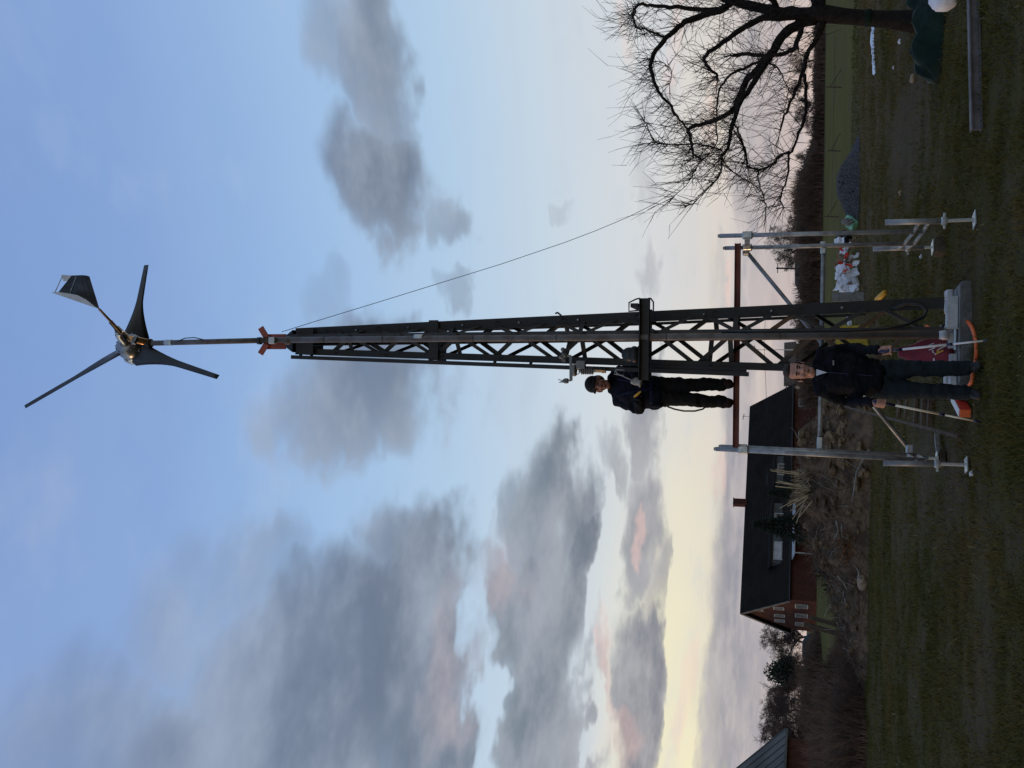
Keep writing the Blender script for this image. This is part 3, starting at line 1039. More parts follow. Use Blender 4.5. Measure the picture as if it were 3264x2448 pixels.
# far red-brick house among the scrub at right of the tower
q0, q1 = gp(2600, 868, 100), gp(2600, 945, 102)
nb2 = thing('brick_cottage', q1, 'far brick house with dark roof half hidden in the scrub right of the tower', 'house')
e1 = (q0 - q1).normalized()
e2 = Vector((-e1.y, e1.x, 0))
L1 = (q0 - q1).length
Mn = Matrix((e1, e2, Z_)).transposed()
MB().box(q1 + e1 * L1 / 2 + e2 * 3 + Z_ * .8, (L1, 6, 1.6), M=Mn).build('wall', M_brick, nb2)
MB().prism([q1 - e1 * .3 - e2 * .4 + Z_ * 1.61, q1 - e1 * .3 + e2 * 3 + Z_ * 2.6, q1 - e1 * .3 + e2 * 6.4 + Z_ * 1.61], e1 * (L1 + .6)).build('roof', M_wood3, nb2)
for i in range(2):
    MB().box(q1 + e1 * (.8 + i * 1.1) - e2 * .03 + Z_ * 1.1, (.5, .06, .7), M=Mn).build('window', M_frame, nb2)

# grey barn roof entering at the frame edge
b0 = W(2524, 2330, 52)
b0.z = 2.2
bn = thing('barn', (b0.x, b0.y, 0), 'barn with a pale grey sheet roof at the left frame edge', 'barn')
ed = Vector((-.05, -1, 0)).normalized() * 14
MB().prism([Vector((b0.x - .4, b0.y, 0)), Vector((b0.x - 7.4, b0.y, 0)), Vector((b0.x - 7.4, b0.y, 2.2)), Vector((b0.x - 3.9, b0.y, 5.9)), Vector((b0.x - .4, b0.y, 2.2))], ed).build('wall', M_brick, bn)
e3 = Vector((-3.9, 0, 3.95))
MB().prism([b0 + Vector((0, .3, .02)), b0 + e3 + Vector((0, .3, .02)), b0 + e3 + Vector((0, .3, .14)), b0 + Vector((0, .3, .14))], ed * 1.04).build('roof', M_roofg, bn)
MB().prism([b0 + Vector((-7.8, .3, .02)), b0 + e3 + Vector((-.02, .3, .02)), b0 + e3 + Vector((-.02, .3, .14)), b0 + Vector((-7.8, .3, .14))], ed * 1.04).build('roof', M_roofg, bn)
for i in range(15):
    q = b0 + ed * (i / 14) + Vector((.02, .2, .16))
    MB().bar(q, q + e3, .06, .04, hint=Vector((.7, 0, .7))).build('roof_rib', M_roofg, bn)

# ------------------------------------------------------------------ parked car by the gable
cp_ = gp(2600, 2088, 92)
ca = thing('parked_car', cp_, 'dark teal hatchback parked left of the brick gable', 'car')
fx = Vector((-.96, -.28, 0)).normalized()
fy = Vector((-fx.y, fx.x, 0))


def C(x, y, z):
    return cp_ + fx * x + fy * y + Z_ * z


side = [(-1.95, .32), (-2.0, .75), (-1.85, 1.0), (-1.2, 1.42), (.25, 1.45), (.95, .98), (1.85, .84), (2.0, .6), (1.98, .32)]
MB().prism([C(x, -.82, z) for x, z in side], fy * 1.64).build('body', M_car, ca, bevel=.06)
MB().prism([C(x, -.835, z) for x, z in ((-1.1, 1.0), (-1.0, 1.34), (.2, 1.37), (.75, 1.0))], fy * .012).build('side_window', M_glass, ca)
MB().prism([C(x, .823, z) for x, z in ((-1.1, 1.0), (-1.0, 1.34), (.2, 1.37), (.75, 1.0))], fy * .012).build('side_window', M_glass, ca)
MB().prism([C(.36, -.7, 1.40), C(.92, -.72, 1.02), C(.92, .72, 1.02), C(.36, .7, 1.40)], fx * .03 + Z_ * .03).build('windscreen', M_glass, ca)
for x in (-1.25, 1.25):
    for y in (-.80, .80):
        wl = MB().lathe(C(x, y - .09, .32), fy, [(0, .3), (.02, .32), (.16, .32), (.18, .3)], 16).build('wheel', M_tyre, ca, smooth=True)
        MB().lathe(C(x, y + (-.1 if y < 0 else .1), .32), fy * (-1 if y < 0 else 1), [(0, .2), (.015, .17)], 12).build('rim', M_zinc, wl)
for y in (-.6, .6):
    MB().ball(C(1.93, y, .72), (.10, .16, .09), 8, 6).build('headlight', M_frame, ca)

# ------------------------------------------------------------------ poles, posts and fence wires
def post(name, X0, Y0, X1, Y1, d, r_, label, cat, m=M_wood3, parts=None):
    a, b = W(X1, Y1, d), W(X0, Y0, d)
    a = Vector((a.x, a.y, min(a.z, 0) if a.z > -.5 else 0))
    return tag(MB().tube([a, (a + b) / 2, b], [r_, r_ * .9, r_ * .8], 8).build(name, m, origin=(a.x, a.y, 0)), label, cat)


up_ = thing('utility_pole', gp(2600, 857, 96), 'thin dark utility pole right of the tower, above the scrub', 'pole')
a, b = gp(2600, 857, 96), W(2474, 855, 96)
MB().tube([a, b], .09, 6).build('pole', M_black, up_)
MB().bar(b - Vector((.5, 0, .15)), b + Vector((.5, 0, -.15)), .08, .08).build('crossarm', M_black, up_)
lp = thing('street_lamp', gp(2600, 1115, 120), 'slim pale street lamp seen through the lattice', 'lamp')
a, b = gp(2600, 1115, 120), W(2405, 1115, 120)
MB().tube([a, b], [.07, .045], 6).build('pole', M_shaft, lp)
MB().box(b + Vector((.25, 0, 0)), (.6, .18, .1)).build('lamp_head', M_grey, lp)
for X0, Y0, d, lab in ((2632, 277, 45, 'split wooden fence post in the field, nearest the tree'), (2638, 480, 45, 'leaning wooden fence post in the field, middle of three'), (2626, 690, 47, 'wooden fence post in the field, nearest the scaffold')):
    a, b = gp(2700, Y0, d), W(X0, Y0, d)
    ps = thing('fence_post', a, lab, 'post', 'fence posts in the far field')
    MB().tube([a, b], [.035, .03], 6).build('shaft', M_wood3, ps)
    MB().bar(Vector((a.x + .9, a.y + .1, .02)), Vector((a.x + .03, a.y, b.z * .75)), .03, .03).build('brace', M_wood3, ps)
for z, lab in ((.35, 'lower fence wire between the field posts'), (.75, 'upper fence wire between the field posts')):
    pts = [Vector((gp(2700, Y0, d).x, d - .05, z)) for Y0, d in ((100, 44), (277, 45), (480, 45), (690, 47))]
    tag(MB().tube(pts, .006, 4).build('fence_wire', M_black, origin=pts[0]), lab, 'wire', 'field fence wires')
# ------------------------------------------------------------------ lattice tower
TD = 10.5                                   # distance of the tower axis
def leg_line(X0, Y0, X1, Y1, d):
    return W(X0, Y0, d), W(X1, Y1, d)


rt0, rb0 = W(948, 1055, TD), W(3014, 958, TD)      # right leg
lt0, lb0 = W(948, 1122, TD), W(3000, 1190, TD)     # left leg
ZT, ZB = rt0.z, 0.17


def at_z(a, b, z):
    t = (z - b.z) / (a.z - b.z)
    return b + (a - b) * t


RT, RB, LT, LB = at_z(rt0, rb0, ZT), at_z(rt0, rb0, ZB), at_z(lt0, lb0, ZT), at_z(lt0, lb0, ZB)
NT_, NB_ = Vector(((RT.x + LT.x) / 2 + .055, TD - .15, ZT)), Vector((.610, TD - .33, ZB))
FT, FB = Vector(((RT.x + LT.x) / 2 - .02, TD + .16, ZT)), Vector((.60, TD + .36, ZB))
tw = thing('lattice_tower', (.58, TD, 0), 'tall tapering dark steel lattice tower carrying the turbine mast', 'tower')
legs = {'r': (RB, RT), 'l': (LB, LT), 'n': (NB_, NT_), 'f': (FB, FT)}
for kq, (a, b) in legs.items():
    w_ = {'r': .125, 'l': .085, 'n': .05, 'f': .05}[kq]
    d1 = {'r': Vector((-1, .12, 0)), 'l': Vector((1, .12, 0)), 'n': Vector((1, .9, 0)), 'f': Vector((1, -.9, 0))}[kq]
    d2 = {'r': Vector((-.2, 1, 0)), 'l': Vector((.2, 1, 0)), 'n': Vector((-1, .9, 0)), 'f': Vector((-1, -.9, 0))}[kq]
    off = {'r': Vector((.035, -.05, 0)), 'l': Vector((-.035, -.05, 0))}.get(kq, Vector((0, 0, 0)))
    MB().angle(a + off, b + off, w_, .011, d1, d2).build('leg', M_dark, tw)


def lp_(kq, z):
    a, b = legs[kq]
    return a + (b - a) * ((z - a.z) / (b.z - a.z))


def lace(k1, k2, z0, pitch, start, inset):
    """zigzag lacing of flat bars between two legs, with a level bar every other node"""
    z, side, i = z0, start, 0
    while z + pitch < ZT - .25:
        p_, q_ = (k1, k2) if side else (k2, k1)
        a, b = lp_(p_, z) + inset, lp_(q_, z + pitch) + inset
        MB().angle(a, b, .056, .006, Z_.cross((b - a)).normalized().cross((b - a).normalized()), inset.normalized() if inset.length else Y_).build('brace', M_dark2, tw)
        if i % 4 == 0 and i:
            a, b = lp_(k1, z) + inset * 1.6, lp_(k2, z) + inset * 1.6
            MB().bar(a, b, .006, .056, hint=Z_).build('cross_bar', M_dark2, tw)
        z += pitch
        side = not side
        i += 1
        pitch *= .985


lace('n', 'l', .55, .47, 1, Vector((.0, .012, 0)))
lace('n', 'r', .42, .49, 1, Vector((.0, .012, 0)))
lace('f', 'l', .80, .47, 0, Vector((.0, -.012, 0)))
lace('f', 'r', .66, .49, 0, Vector((.0, -.012, 0)))
# splice collar, head plates and cap
zc_ = W(1389, 1080, TD).z
for k1, k2, o in (('l', 'r', -.075), ('l', 'r', .2)):
    a, b = lp_(k1, zc_), lp_(k2, zc_)
    MB().bar(a + Vector((-.05, o, 0)), b + Vector((.05, o, 0)), .012, .13, hint=Z_).build('collar_plate', M_dark, tw)
zh = W(985, 1080, TD).z
a, b = lp_('l', zh), lp_('r', zh)
MB().bar(a + Vector((-.03, -.11, 0)), b + Vector((.02, -.11, 0)), .012, .26, hint=Z_).build('head_plate', M_dark, tw)
MB().bar(a + Vector((-.03, .15, 0)), b + Vector((.02, .15, 0)), .012, .26, hint=Z_).build('head_plate', M_dark, tw)
c_ = (RT + LT) / 2
MB().add([c_ + Vector((sx * w_, sy * w_ * .8, z)) for z, w_ in ((.0, .15), (.16, .07)) for sx, sy in ((-1, -1), (1, -1), (1, 1), (-1, 1))],
         [(0, 1, 2, 3), (4, 5, 6, 7), (0, 1, 5, 4), (1, 2, 6, 5), (2, 3, 7, 6), (3, 0, 4, 7)]).build('cap', M_dark, tw)
# bolts and a hook on the right leg
for z in np.linspace(1.2, 7.2, 9):
    p_ = lp_('r', z) + Vector((-.03, -.056, 0))
    MB().lathe(p_, -Y_, [(0, .014), (.012, .014), (.016, .008)], 6).build('bolt', M_galv, tw)
p_ = W(1785, 1004, TD - .05)
MB().tube([p_ + Vector((-.06, 0, -.03)), p_ + Vector((.0, 0, -.01)), p_ + Vector((.03, 0, .03)), p_ + Vector((.02, 0, .06))], .012, 5).build('hook', M_dark, tw)
# side rail standing off the left leg
a, b = W(930, 1138, TD - .08), W(2387, 1193, TD - .08)
rail = MB().bar(a, b, .05, .045, hint=Y_).build('side_rail', M_dark, tw)
for X0 in (955, 990, 1575, 1690, 2050, 2360):
    t_ = (X0 - 930) / (2387 - 930)
    q = W(X0, 1138 + t_ * 55, TD - .06)
    MB().bar(q, lp_('l', q.z), .02, .035).build('rail_bracket', M_dark, tw)
# stiffener plate that fills the gap between leg and rail below the clamp beams
MB().prism([W(2060, 1163, TD - .07), W(2380, 1172, TD - .07), W(2380, 1190, TD - .07), W(2060, 1178, TD - .07)], Vector((0, .012, 0))).build('stiffener_plate', M_dark, tw)
# conduit inside the right face
MB().tube([W(1480, 1052, TD + .25), W(2100, 1031, TD + .25), W(2760, 1002, TD + .25)], .018, 6).build('conduit', M_dark2, tw)
# two clamp beams across the tower at working height
zb1, zb2 = W(2056, 1080, TD - .4).z, W(2031, 1080, TD - .2).z
xa, xb = W(2056, 951, TD - .4).x, W(2056, 1212, TD - .4).x
bm_ = MB()
for dz_, hh in ((-.045, .012), (.045, .012), (0, .085)):
    pass
bm_.box(((xa + xb) / 2, TD - .42, zb1), (xa - xb, .012, .10))
bm_.box(((xa + xb) / 2, TD - .45, zb1 + .053), (xa - xb, .075, .010))
bm_.box(((xa + xb) / 2, TD - .45, zb1 - .053), (xa - xb, .075, .010))
cb = bm_.build('clamp_beam', M_dark, tw)
bm_ = MB()
xa2 = W(2031, 970, TD - .3).x
bm_.box(((xa2 + xb) / 2, TD + .45, zb2 - .01), (xa2 - xb, .012, .10))
bm_.box(((xa2 + xb) / 2, TD + .42, zb2 + .043), (xa2 - xb, .06, .010))
bm_.box(((xa2 + xb) / 2, TD + .42, zb2 - .063), (xa2 - xb, .06, .010)).build('clamp_beam', M_dark, tw)
MB().box((xa2 - .02, TD, zb2), (.045, .84, .085)).build('clamp_strut', M_dark, tw)
for s_, hgt in ((1, .12), (-1, .04)):
    z = zb1 + s_ * .06
    MB().tube([(xa - .14, TD - .45, z), (xa - .15, TD - .45, z + s_ * hgt), (xa - .05, TD - .45, z + s_ * hgt), (xa - .01, TD - .45, z + s_ * hgt * .3), (xa - .005, TD - .45, z)], .009, 6).build('beam_handle', M_dark, tw)
# dark canvas tool bag hooked on the clamp beam
tbg = W(2000, 1130, TD - .30)
tb2 = MB()
tb2.ball(tbg + Vector((0, 0, -.02)), (.085, .06, .09), 14, 9)
tb2.ball(tbg + Vector((.0, 0, -.08)), (.10, .065, .07), 14, 9)
TOOLBAG = (tb2, tbg)
# black cable down the near leg, hanging in a loop near the base
pts = [W(2300, 1058, 10.1), W(2500, 1056, 10.1), W(2700, 1056, 10.12), W(2820, 1050, 10.15), W(2890, 1035, 10.2), W(2945, 1010, 10.3), W(2955, 990, 10.35), W(2935, 972, 10.4), W(2890, 968, 10.42), W(2840, 985, 10.4)]
MB().tube(pts, .016, 6).build('power_cable', M_black, tw, smooth=True)

# ------------------------------------------------------------------ mast pipe in front of the tower
MD = 10.08
base, mid, top = W(3012, 1068, MD), W(880, 1084, MD), W(478, 1094, MD)
mast = thing('mast_pipe', (base.x, base.y, .2), 'long weathered steel mast pipe clamped upright to the front of the tower', 'pipe')
MB().tube([base, base + (mid - base) * .3, base + (mid - base) * .7, mid], .039, 14).build('lower_pipe', M_pipe, mast, smooth=True)
MB().tube([mid, top], .036, 14).build('upper_pipe', M_pipe, mast, smooth=True)
for X0 in (1035, 1222, 1510, 1775, 2125, 2487, 2793):
    t_ = (X0 - 3012) / (880 - 3012)
    q = W(X0, 1068 + 16 * t_, MD)
    MB().lathe(q - Z_ * .006, Z_, [(0, .0405), (.012, .0405)], 14).build('pipe_joint', M_dark, mast)
for X0 in (1335, 538):
    q = W(X0, 1076 if X0 > 900 else 1092, MD)
    MB().lathe(q - Z_ * .06, Z_, [(0, .0375), (.005, .0402), (.11, .0402), (.12, .0375)], 14).build('zinc_sleeve', M_zinc, mast, smooth=True)
MB().lathe(W(3016, 1068, MD) - Z_ * .02, Z_, [(0, .052), (.05, .05), (.09, .041)], 14).build('mast_foot', M_plate, mast, smooth=True)
# red bracket with four wings at the mast joint
q = W(868, 1086, MD)
br = MB().box(q + Vector((-.01, .06, 0)), (.20, .012, .34)).build('mast_bracket', M_redbr, mast)
for sx in (-1, 1):
    a = q + Vector((sx * .04, .02, .10))
    MB().bar(a, a + Vector((sx * .135, -.03, .075)), .014, .085, hint=Z_).build('bracket_wing', M_redbr, br)
MB().box(q + Vector((.0, -.055, -.04)), (.09, .06, .09)).build('junction_box', M_white, br, bevel=.008)
MB().lathe(q + Vector((0, 0, .17)), Z_, [(0, .05), (.05, .048), (.06, .038)], 12).build('clamp_ring', M_dark, br)
MB().lathe(q + Vector((0, 0, -.28)), Z_, [(0, .042), (.03, .055), (.07, .055), (.1, .042)], 12).build('clamp_ring', M_pipe, br)
MB().tube([W(650, 1083, MD - .03), W(620, 1076, MD - .04), W(590, 1078, MD - .04), W(565, 1088, MD - .03)], .007, 5).build('lead_wire', M_black, mast)

# ------------------------------------------------------------------ wind turbine
wc = W(414.5, 1104.8, 10.12)
nd = Vector((-.565, .815, .128)).normalized()          # towards the nose
e1 = nd.cross(Z_).normalized()
e2 = e1.cross(nd)
RR, PH = 1.562, .290
tb = thing('wind_turbine', top, 'small three-bladed wind turbine with tail vane on the mast top', 'wind turbine')
for kq in range(3):
    an_ = PH + kq * 2 * math.pi / 3
    rd = e1 * math.cos(an_) + e2 * math.sin(an_)
    td = nd.cross(rd)                                   # chordwise, in the rotor plane
    ring, rows = [], 15
    vs = []
    for i in range(rows):
        t = i / (rows - 1)
        r_ = .10 + t * (RR - .10)
        ch = (.120 + .235 * max(0, 1 - abs(t - .07) / .45) ** 1.4) * (1 - .42 * t)
        tw_ = R(30 * (1 - t) ** 1.8 + 3)
        cd = td * math.cos(tw_) + nd * math.sin(tw_)
        nn = nd * math.cos(tw_) - td * math.sin(tw_)
        th = ch * (.11 - .05 * t)
        for u_, h_ in ((-.34, 0), (-.2, .8), (.05, 1), (.35, .6), (.66, 0), (.35, -.2), (.05, -.45), (-.2, -.5)):
            vs.append(wc + rd * r_ + cd * (u_ * ch) + nn * (h_ * th * .6))
    fs = [(i * 8 + j, i * 8 + (j + 1) % 8, (i + 1) * 8 + (j + 1) % 8, (i + 1) * 8 + j) for i in range(rows - 1) for j in range(8)]
    fs += [tuple(range(7, -1, -1)), tuple((rows - 1) * 8 + j for j in range(8))]
    bl = MB().add(vs, fs).build('blade', M_blade, tb, smooth=True)
    MB().tube([wc + rd * .05, wc + rd * .2], [.05, .035], 8).build('blade_root', M_gen, bl)
MB().lathe(wc - nd * .02, nd, [(-.10, .05), (-.09, .14), (-.04, .18), (.04, .185), (.09, .175), (.11, .165)], 28).build('generator', M_gen, tb, smooth=True)
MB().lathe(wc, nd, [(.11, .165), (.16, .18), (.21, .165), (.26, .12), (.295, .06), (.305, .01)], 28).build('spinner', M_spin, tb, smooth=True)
fin = MB()
for i in range(16):
    a = 2 * math.pi * i / 16
    rd = e1 * math.cos(a) + e2 * math.sin(a)
    fin.bar(wc - nd * .10 + rd * .06, wc - nd * .075 + rd * .17, .008, .03, hint=nd)
fin.build('cooling_fins', M_gen, tb)
hb = wc - nd * .22
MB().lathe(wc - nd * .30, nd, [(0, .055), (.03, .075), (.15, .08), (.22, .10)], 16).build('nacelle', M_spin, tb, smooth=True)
# yaw head from the mast top up to the nacelle
MB().tube([top - Z_ * .02, top + (hb - top) * .6, hb], [.048, .05, .055], 12).build('yaw_tube', M_glowmetal, tb, smooth=True)
MB().lathe(top - Z_ * .03, Z_, [(0, .04), (.01, .062), (.08, .062), (.1, .045)], 16).build('yaw_bearing', M_black, tb, smooth=True)
q = W(430, 1085, 9.95)
MB().box(q, (.12, .05, .06), rz=.6).build('hinge_bracket', M_gen, tb, bevel=.008)
# tail: boom, hinge arm and cambered vane with two pale end plates
tA, tB = W(398, 1072, 9.95), W(316, 985, 9.55)
MB().tube([hb, tA, tB], [.03, .022, .016], 8).build('tail_boom', M_glowmetal, tb, smooth=True)
MB().bar(W(385, 1063, 9.93), W(352, 1025, 9.74), .05, .03).build('boom_gusset', M_black, tb)
q = W(372, 1050, 9.9)
MB().prism([W(363, 1043, 9.9), W(372, 1042, 9.9), W(398, 1066, 9.9), W(395, 1100, 9.95), W(382, 1085, 9.95), W(366, 1060, 9.9)], Vector((.02, .03, 0))).build('hinge_plate', M_white, tb)
MB().tube([W(370, 1068, 9.88), W(393, 1070, 9.88), W(405, 1092, 9.9)], .022, 7).build('furl_damper', M_black, tb)
lowe = [(316, 985), (300, 975), (275, 955), (248, 941), (222, 936), (186, 931)]
uppe = [(284, 881), (277, 878.5), (266, 877), (255, 877), (246, 877.5), (228, 878)]
dl, du = 9.45, 9.95
skin_l = [W(x, y, dl) for x, y in lowe]
skin_u = [W(x, y, du) for x, y in uppe]
th = Vector((.0, .012, .004))
mbs = MB()
n_ = len(skin_l)
vs = skin_l + skin_u + [p_ + th for p_ in skin_l] + [p_ + th for p_ in skin_u]
fs = []
for i in range(n_ - 1):
    fs += [(i, i + 1, n_ + i + 1, n_ + i), (2 * n_ + i, 3 * n_ + i, 3 * n_ + i + 1, 2 * n_ + i + 1), (i, 2 * n_ + i, 2 * n_ + i + 1, i + 1), (n_ + i, n_ + i + 1, 3 * n_ + i + 1, 3 * n_ + i)]
fs += [(0, n_, 3 * n_, 2 * n_), (n_ - 1, 3 * n_ - 1, 4 * n_ - 1, 2 * n_ - 1)]
vane = mbs.add(vs, fs).build('tail_vane', M_vanedk, tb)
MB().prism([W(x, y, dl - .004) for x, y in lowe] + [W(165, 932, dl - .004), W(178, 937, dl - .004)], Vector((.0, -.012, -.002))).build('end_plate', M_white, vane)
MB().prism([W(x, y, du + .02) for x, y in uppe] + [W(196, 876, du + .02), W(196, 884, du + .02), W(203, 897, du + .02), W(225, 892, du + .02)], Vector((0, .012, .002))).build('end_plate', M_white, vane)
MB().tube([W(176, 930, dl), W(199, 880, du)], .006, 5).build('vane_strut', M_galv, vane)
MB().tube([W(223, 934, dl - .01), W(243, 881, du - .02)], .006, 5).build('vane_strut', M_galv, vane)

# ------------------------------------------------------------------ guy cable swinging off to the tree
cx = [(898, 1058), (1000, 1026), (1200, 965), (1400, 903), (1600, 841), (1800, 773), (1900, 735), (2000, 693), (2090, 648), (2160, 603), (2200, 560)]
cpts = [W(x, y, 10.1 + 4.6 * i / 10) for i, (x, y) in enumerate(cx)]
tag(MB().tube(cpts, .0045, 5, cap=True).build('guy_cable', M_dark, smooth=True, origin=cpts[0]), 'thin slack cable from the mast bracket across the sky to the bare tree', 'cable')
pts = [W(2440, 1000, 60), W(2436, 1100, 60), W(2440, 1200, 60), W(2446, 1345, 60)]
wz = MB().tube(pts, .012, 4).build('overhead_wire', M_black, origin=pts[0])
tag(wz, 'thin overhead wire crossing low behind the tower towards the black roof', 'wire')

# ------------------------------------------------------------------ red steel beam on the scaffold
ba, bb = W(2354, 776, 10.78), W(2343, 1428, 10.78)
zb_ = (ba.z + bb.z) / 2
rbm = MB()
L_ = (ba - bb).length
mm = (ba + bb) / 2
rbm.box((mm.x, 10.78, zb_), (L_, .010, .052))
rbm.box((mm.x, 10.78, zb_ + .030), (L_, .075, .008))
rbm.box((mm.x, 10.78, zb_ - .030), (L_, .075, .008))
o = rbm.build('steel_beam', M_red, origin=(mm.x, 10.78, zb_))
tag(o, 'long rust-red steel joist laid level between the two scaffold frames', 'beam')

# ------------------------------------------------------------------ galvanised scaffold, one braced unit
sf = thing('scaffold', (.45, 10.6, 0), 'galvanised tube scaffold with two end frames, ledger and long diagonal', 'scaffold')
TR = .0245


def tube(a, b, r_=TR, m=M_galv, name='tube', parent=None):
    return MB().tube([a, (Vector(a) + Vector(b)) / 2, b], r_, 12).build(name, m, parent or sf, smooth=True)


def jack(X0, Y0, d, ztop, xtop=None):
    """screw jack with base plate under a short standard"""
    p_ = W(X0, Y0, d)
    z0 = max(p_.z, 0.0)
    pl = MB().box((p_.x, p_.y, z0 + .006), (.15, .15, .010), rz=.3).build('base_plate', M_zinc, sf)
    MB().tube([(p_.x, p_.y, z0 + .011), (p_.x, p_.y, z0 + .30)], .018, 10).build('jack_screw', M_zinc, pl)
    MB().lathe((p_.x, p_.y, z0 + .25), Z_, [(0, .036), (.02, .042), (.045, .042), (.055, .034)], 8).build('jack_nut', M_zinc, pl)
    nt_ = MB()
    nt_.bar((p_.x - .08, p_.y, z0 + .275), (p_.x + .08, p_.y, z0 + .275), .02, .02)
    nt_.build('nut_handle', M_zinc, pl)
    return Vector((p_.x, p_.y, z0))


def frame(fu, fb, ru, rb_, fl, rl, djf, djr):
    """one end frame: front/rear uprights (top px, foot px) and lower standards"""
    F0, F1 = W(*fu, 10.12), W(*fb, 10.12)
    R0, R1 = W(*ru, 10.85), W(*rb_, 10.85)
    up1 = tube(F1, F0, name='upright')
    up2 = tube(R1, R0, name='upright')
    for p_ in (F0, R0):
        MB().tube([p_ - Z_ * .02, p_ + Z_ * .02], .019, 10).build('spigot', M_galv, up1)
    # top transom and its couplers
    a, b = F0 + (F1 - F0).normalized() * .30, R0 + (R1 - R0).normalized() * .26
    MB().bar(a, b, .045, .06).build('transom', M_galv, sf)
    for p_ in (a, b):
        MB().box(p_, (.075, .075, .11), rz=.2).build('coupler', M_zinc, sf, bevel=.012)
    jf = jack(*fl[:2], djf, 0)
    jr = jack(*rl[:2], djr, 0)
    sF0, sR0 = W(*fl[2:], djf), W(*rl[2:], djr)
    st1 = tube((jf.x, jf.y, jf.z + .28), (jf.x + (sF0.x - jf.x) * .8, jf.y, sF0.z), .030, name='standard')
    st2 = tube((jr.x, jr.y, jr.z + .10), (jr.x + (sR0.x - jr.x) * .8, jr.y, sR0.z), .030, name='standard')
    # foot bars joining the uprights to the standards
    for z1, z2 in ((.0, .0), (.09, .10)):
        a = Vector((jf.x, jf.y, F1.z + z1))
        b = Vector((jr.x, jr.y, R1.z + z2))
        tube(a + (F1 - a) * .0, F1 + Vector((0, 0, z1)), .02, name='foot_bar')
        tube(F1 + Vector((0, 0, z1)), R1 + Vector((0, 0, z2)), .02, name='foot_bar')
        tube(R1 + Vector((0, 0, z2)), b, .02, name='foot_bar')
    return F0, F1, R0, R1


FR = frame((2294, 752), (2945, 737), (2310, 791), (2915, 776), (3108, 700, 2822, 708), (2974, 788, 2783, 793), 9.72, 11.6)
FL = frame((2281, 1431), (2950, 1467), (2296, 1423), (2925, 1452), (3082, 1482, 2816, 1477), (2988, 1461, 2830, 1456), 10.06, 11.6)
lg = tube(W(2625, 782, 10.9), W(2613, 1420, 10.9), .0242, M_galv, 'ledger')
for p_, y_ in ((W(2624, 790, 10.9), 0), (W(2613, 1412, 10.9), 0)):
    MB().box(p_ + Vector((0, -.03, 0)), (.14, .03, .065)).build('ledger_head', M_zinc, lg, bevel=.012)
dg = tube(W(2372, 793, 10.95), W(2905, 1440, 10.95), .0235, M_galv, 'diagonal_brace')
for p_ in (W(2378, 800, 10.93), W(2900, 1434, 10.93)):
    MB().box(p_, (.11, .07, .08), rz=.3).build('coupler', M_zinc, dg, bevel=.015)

# ------------------------------------------------------------------ foundation and base steelwork
M_mortar = mat('mortar', (.22, .22, .215), .9, 0, scale=7, c2=(.10, .095, .085), bump=.6)
fs_ = thing('foundation_slab', (.55, 10.6, 0), 'pale concrete foundation slab under the tower', 'foundation')
poly = [(1.10, 10.00), (.02, 9.95), (-.10, 10.08), (-.12, 10.98), (1.02, 10.98)]
MB().prism([Vector((x, y, -.2)) for x, y in poly], Z_ * .275).build('concrete', M_conc, fs_, bevel=.004)
MB().prism([Vector((.5 + (x - .5) * .94, 10.45 + (y - 10.45) * .92, .076)) for x, y in poly], Z_ * .018).build('mortar_bed', M_mortar, fs_, bevel=.006)
wb = thing('base_beam', (.75, 10.05, .09), 'white galvanised box beam on the slab at the tower foot', 'beam')
a, b = W(3040, 944, 10.07), W(3040, 1046, 10.07)
MB().box(((a.x + b.x) / 2, 10.10, .15), (a.x - b.x, .11, .105)).build('box_section', M_plate, wb, bevel=.006)
MB().box((b.x - .004, 10.10, .15), (.012, .125, .12)).build('end_plate', M_zinc, wb)
for s_ in (-.15, .0, .15):
    MB().lathe(((a.x + b.x) / 2 + s_, 10.1, .203), Z_, [(0, .014), (.012, .014)], 6).build('bolt', M_zinc, wb)
MB().box((.50, 10.16, .135), (.16, .10, .07)).build('mast_shoe', M_plate, wb, bevel=.006)
MB().tube([(.62, 10.06, .12), (.40, 10.06, .12)], .016, 8).build('hinge_pin', M_zinc, wb)
MB().box((.19, 10.14, .13), (.34, .14, .06)).build('foot_plate', M_plate, wb, bevel=.006)
for kq in ('l', 'r', 'f'):
    p_ = legs[kq][0]
    MB().box((p_.x, p_.y, .125), (.22, .2, .06)).build('leg_shoe', M_plate if kq != 'f' else M_dark, wb, bevel=.008)
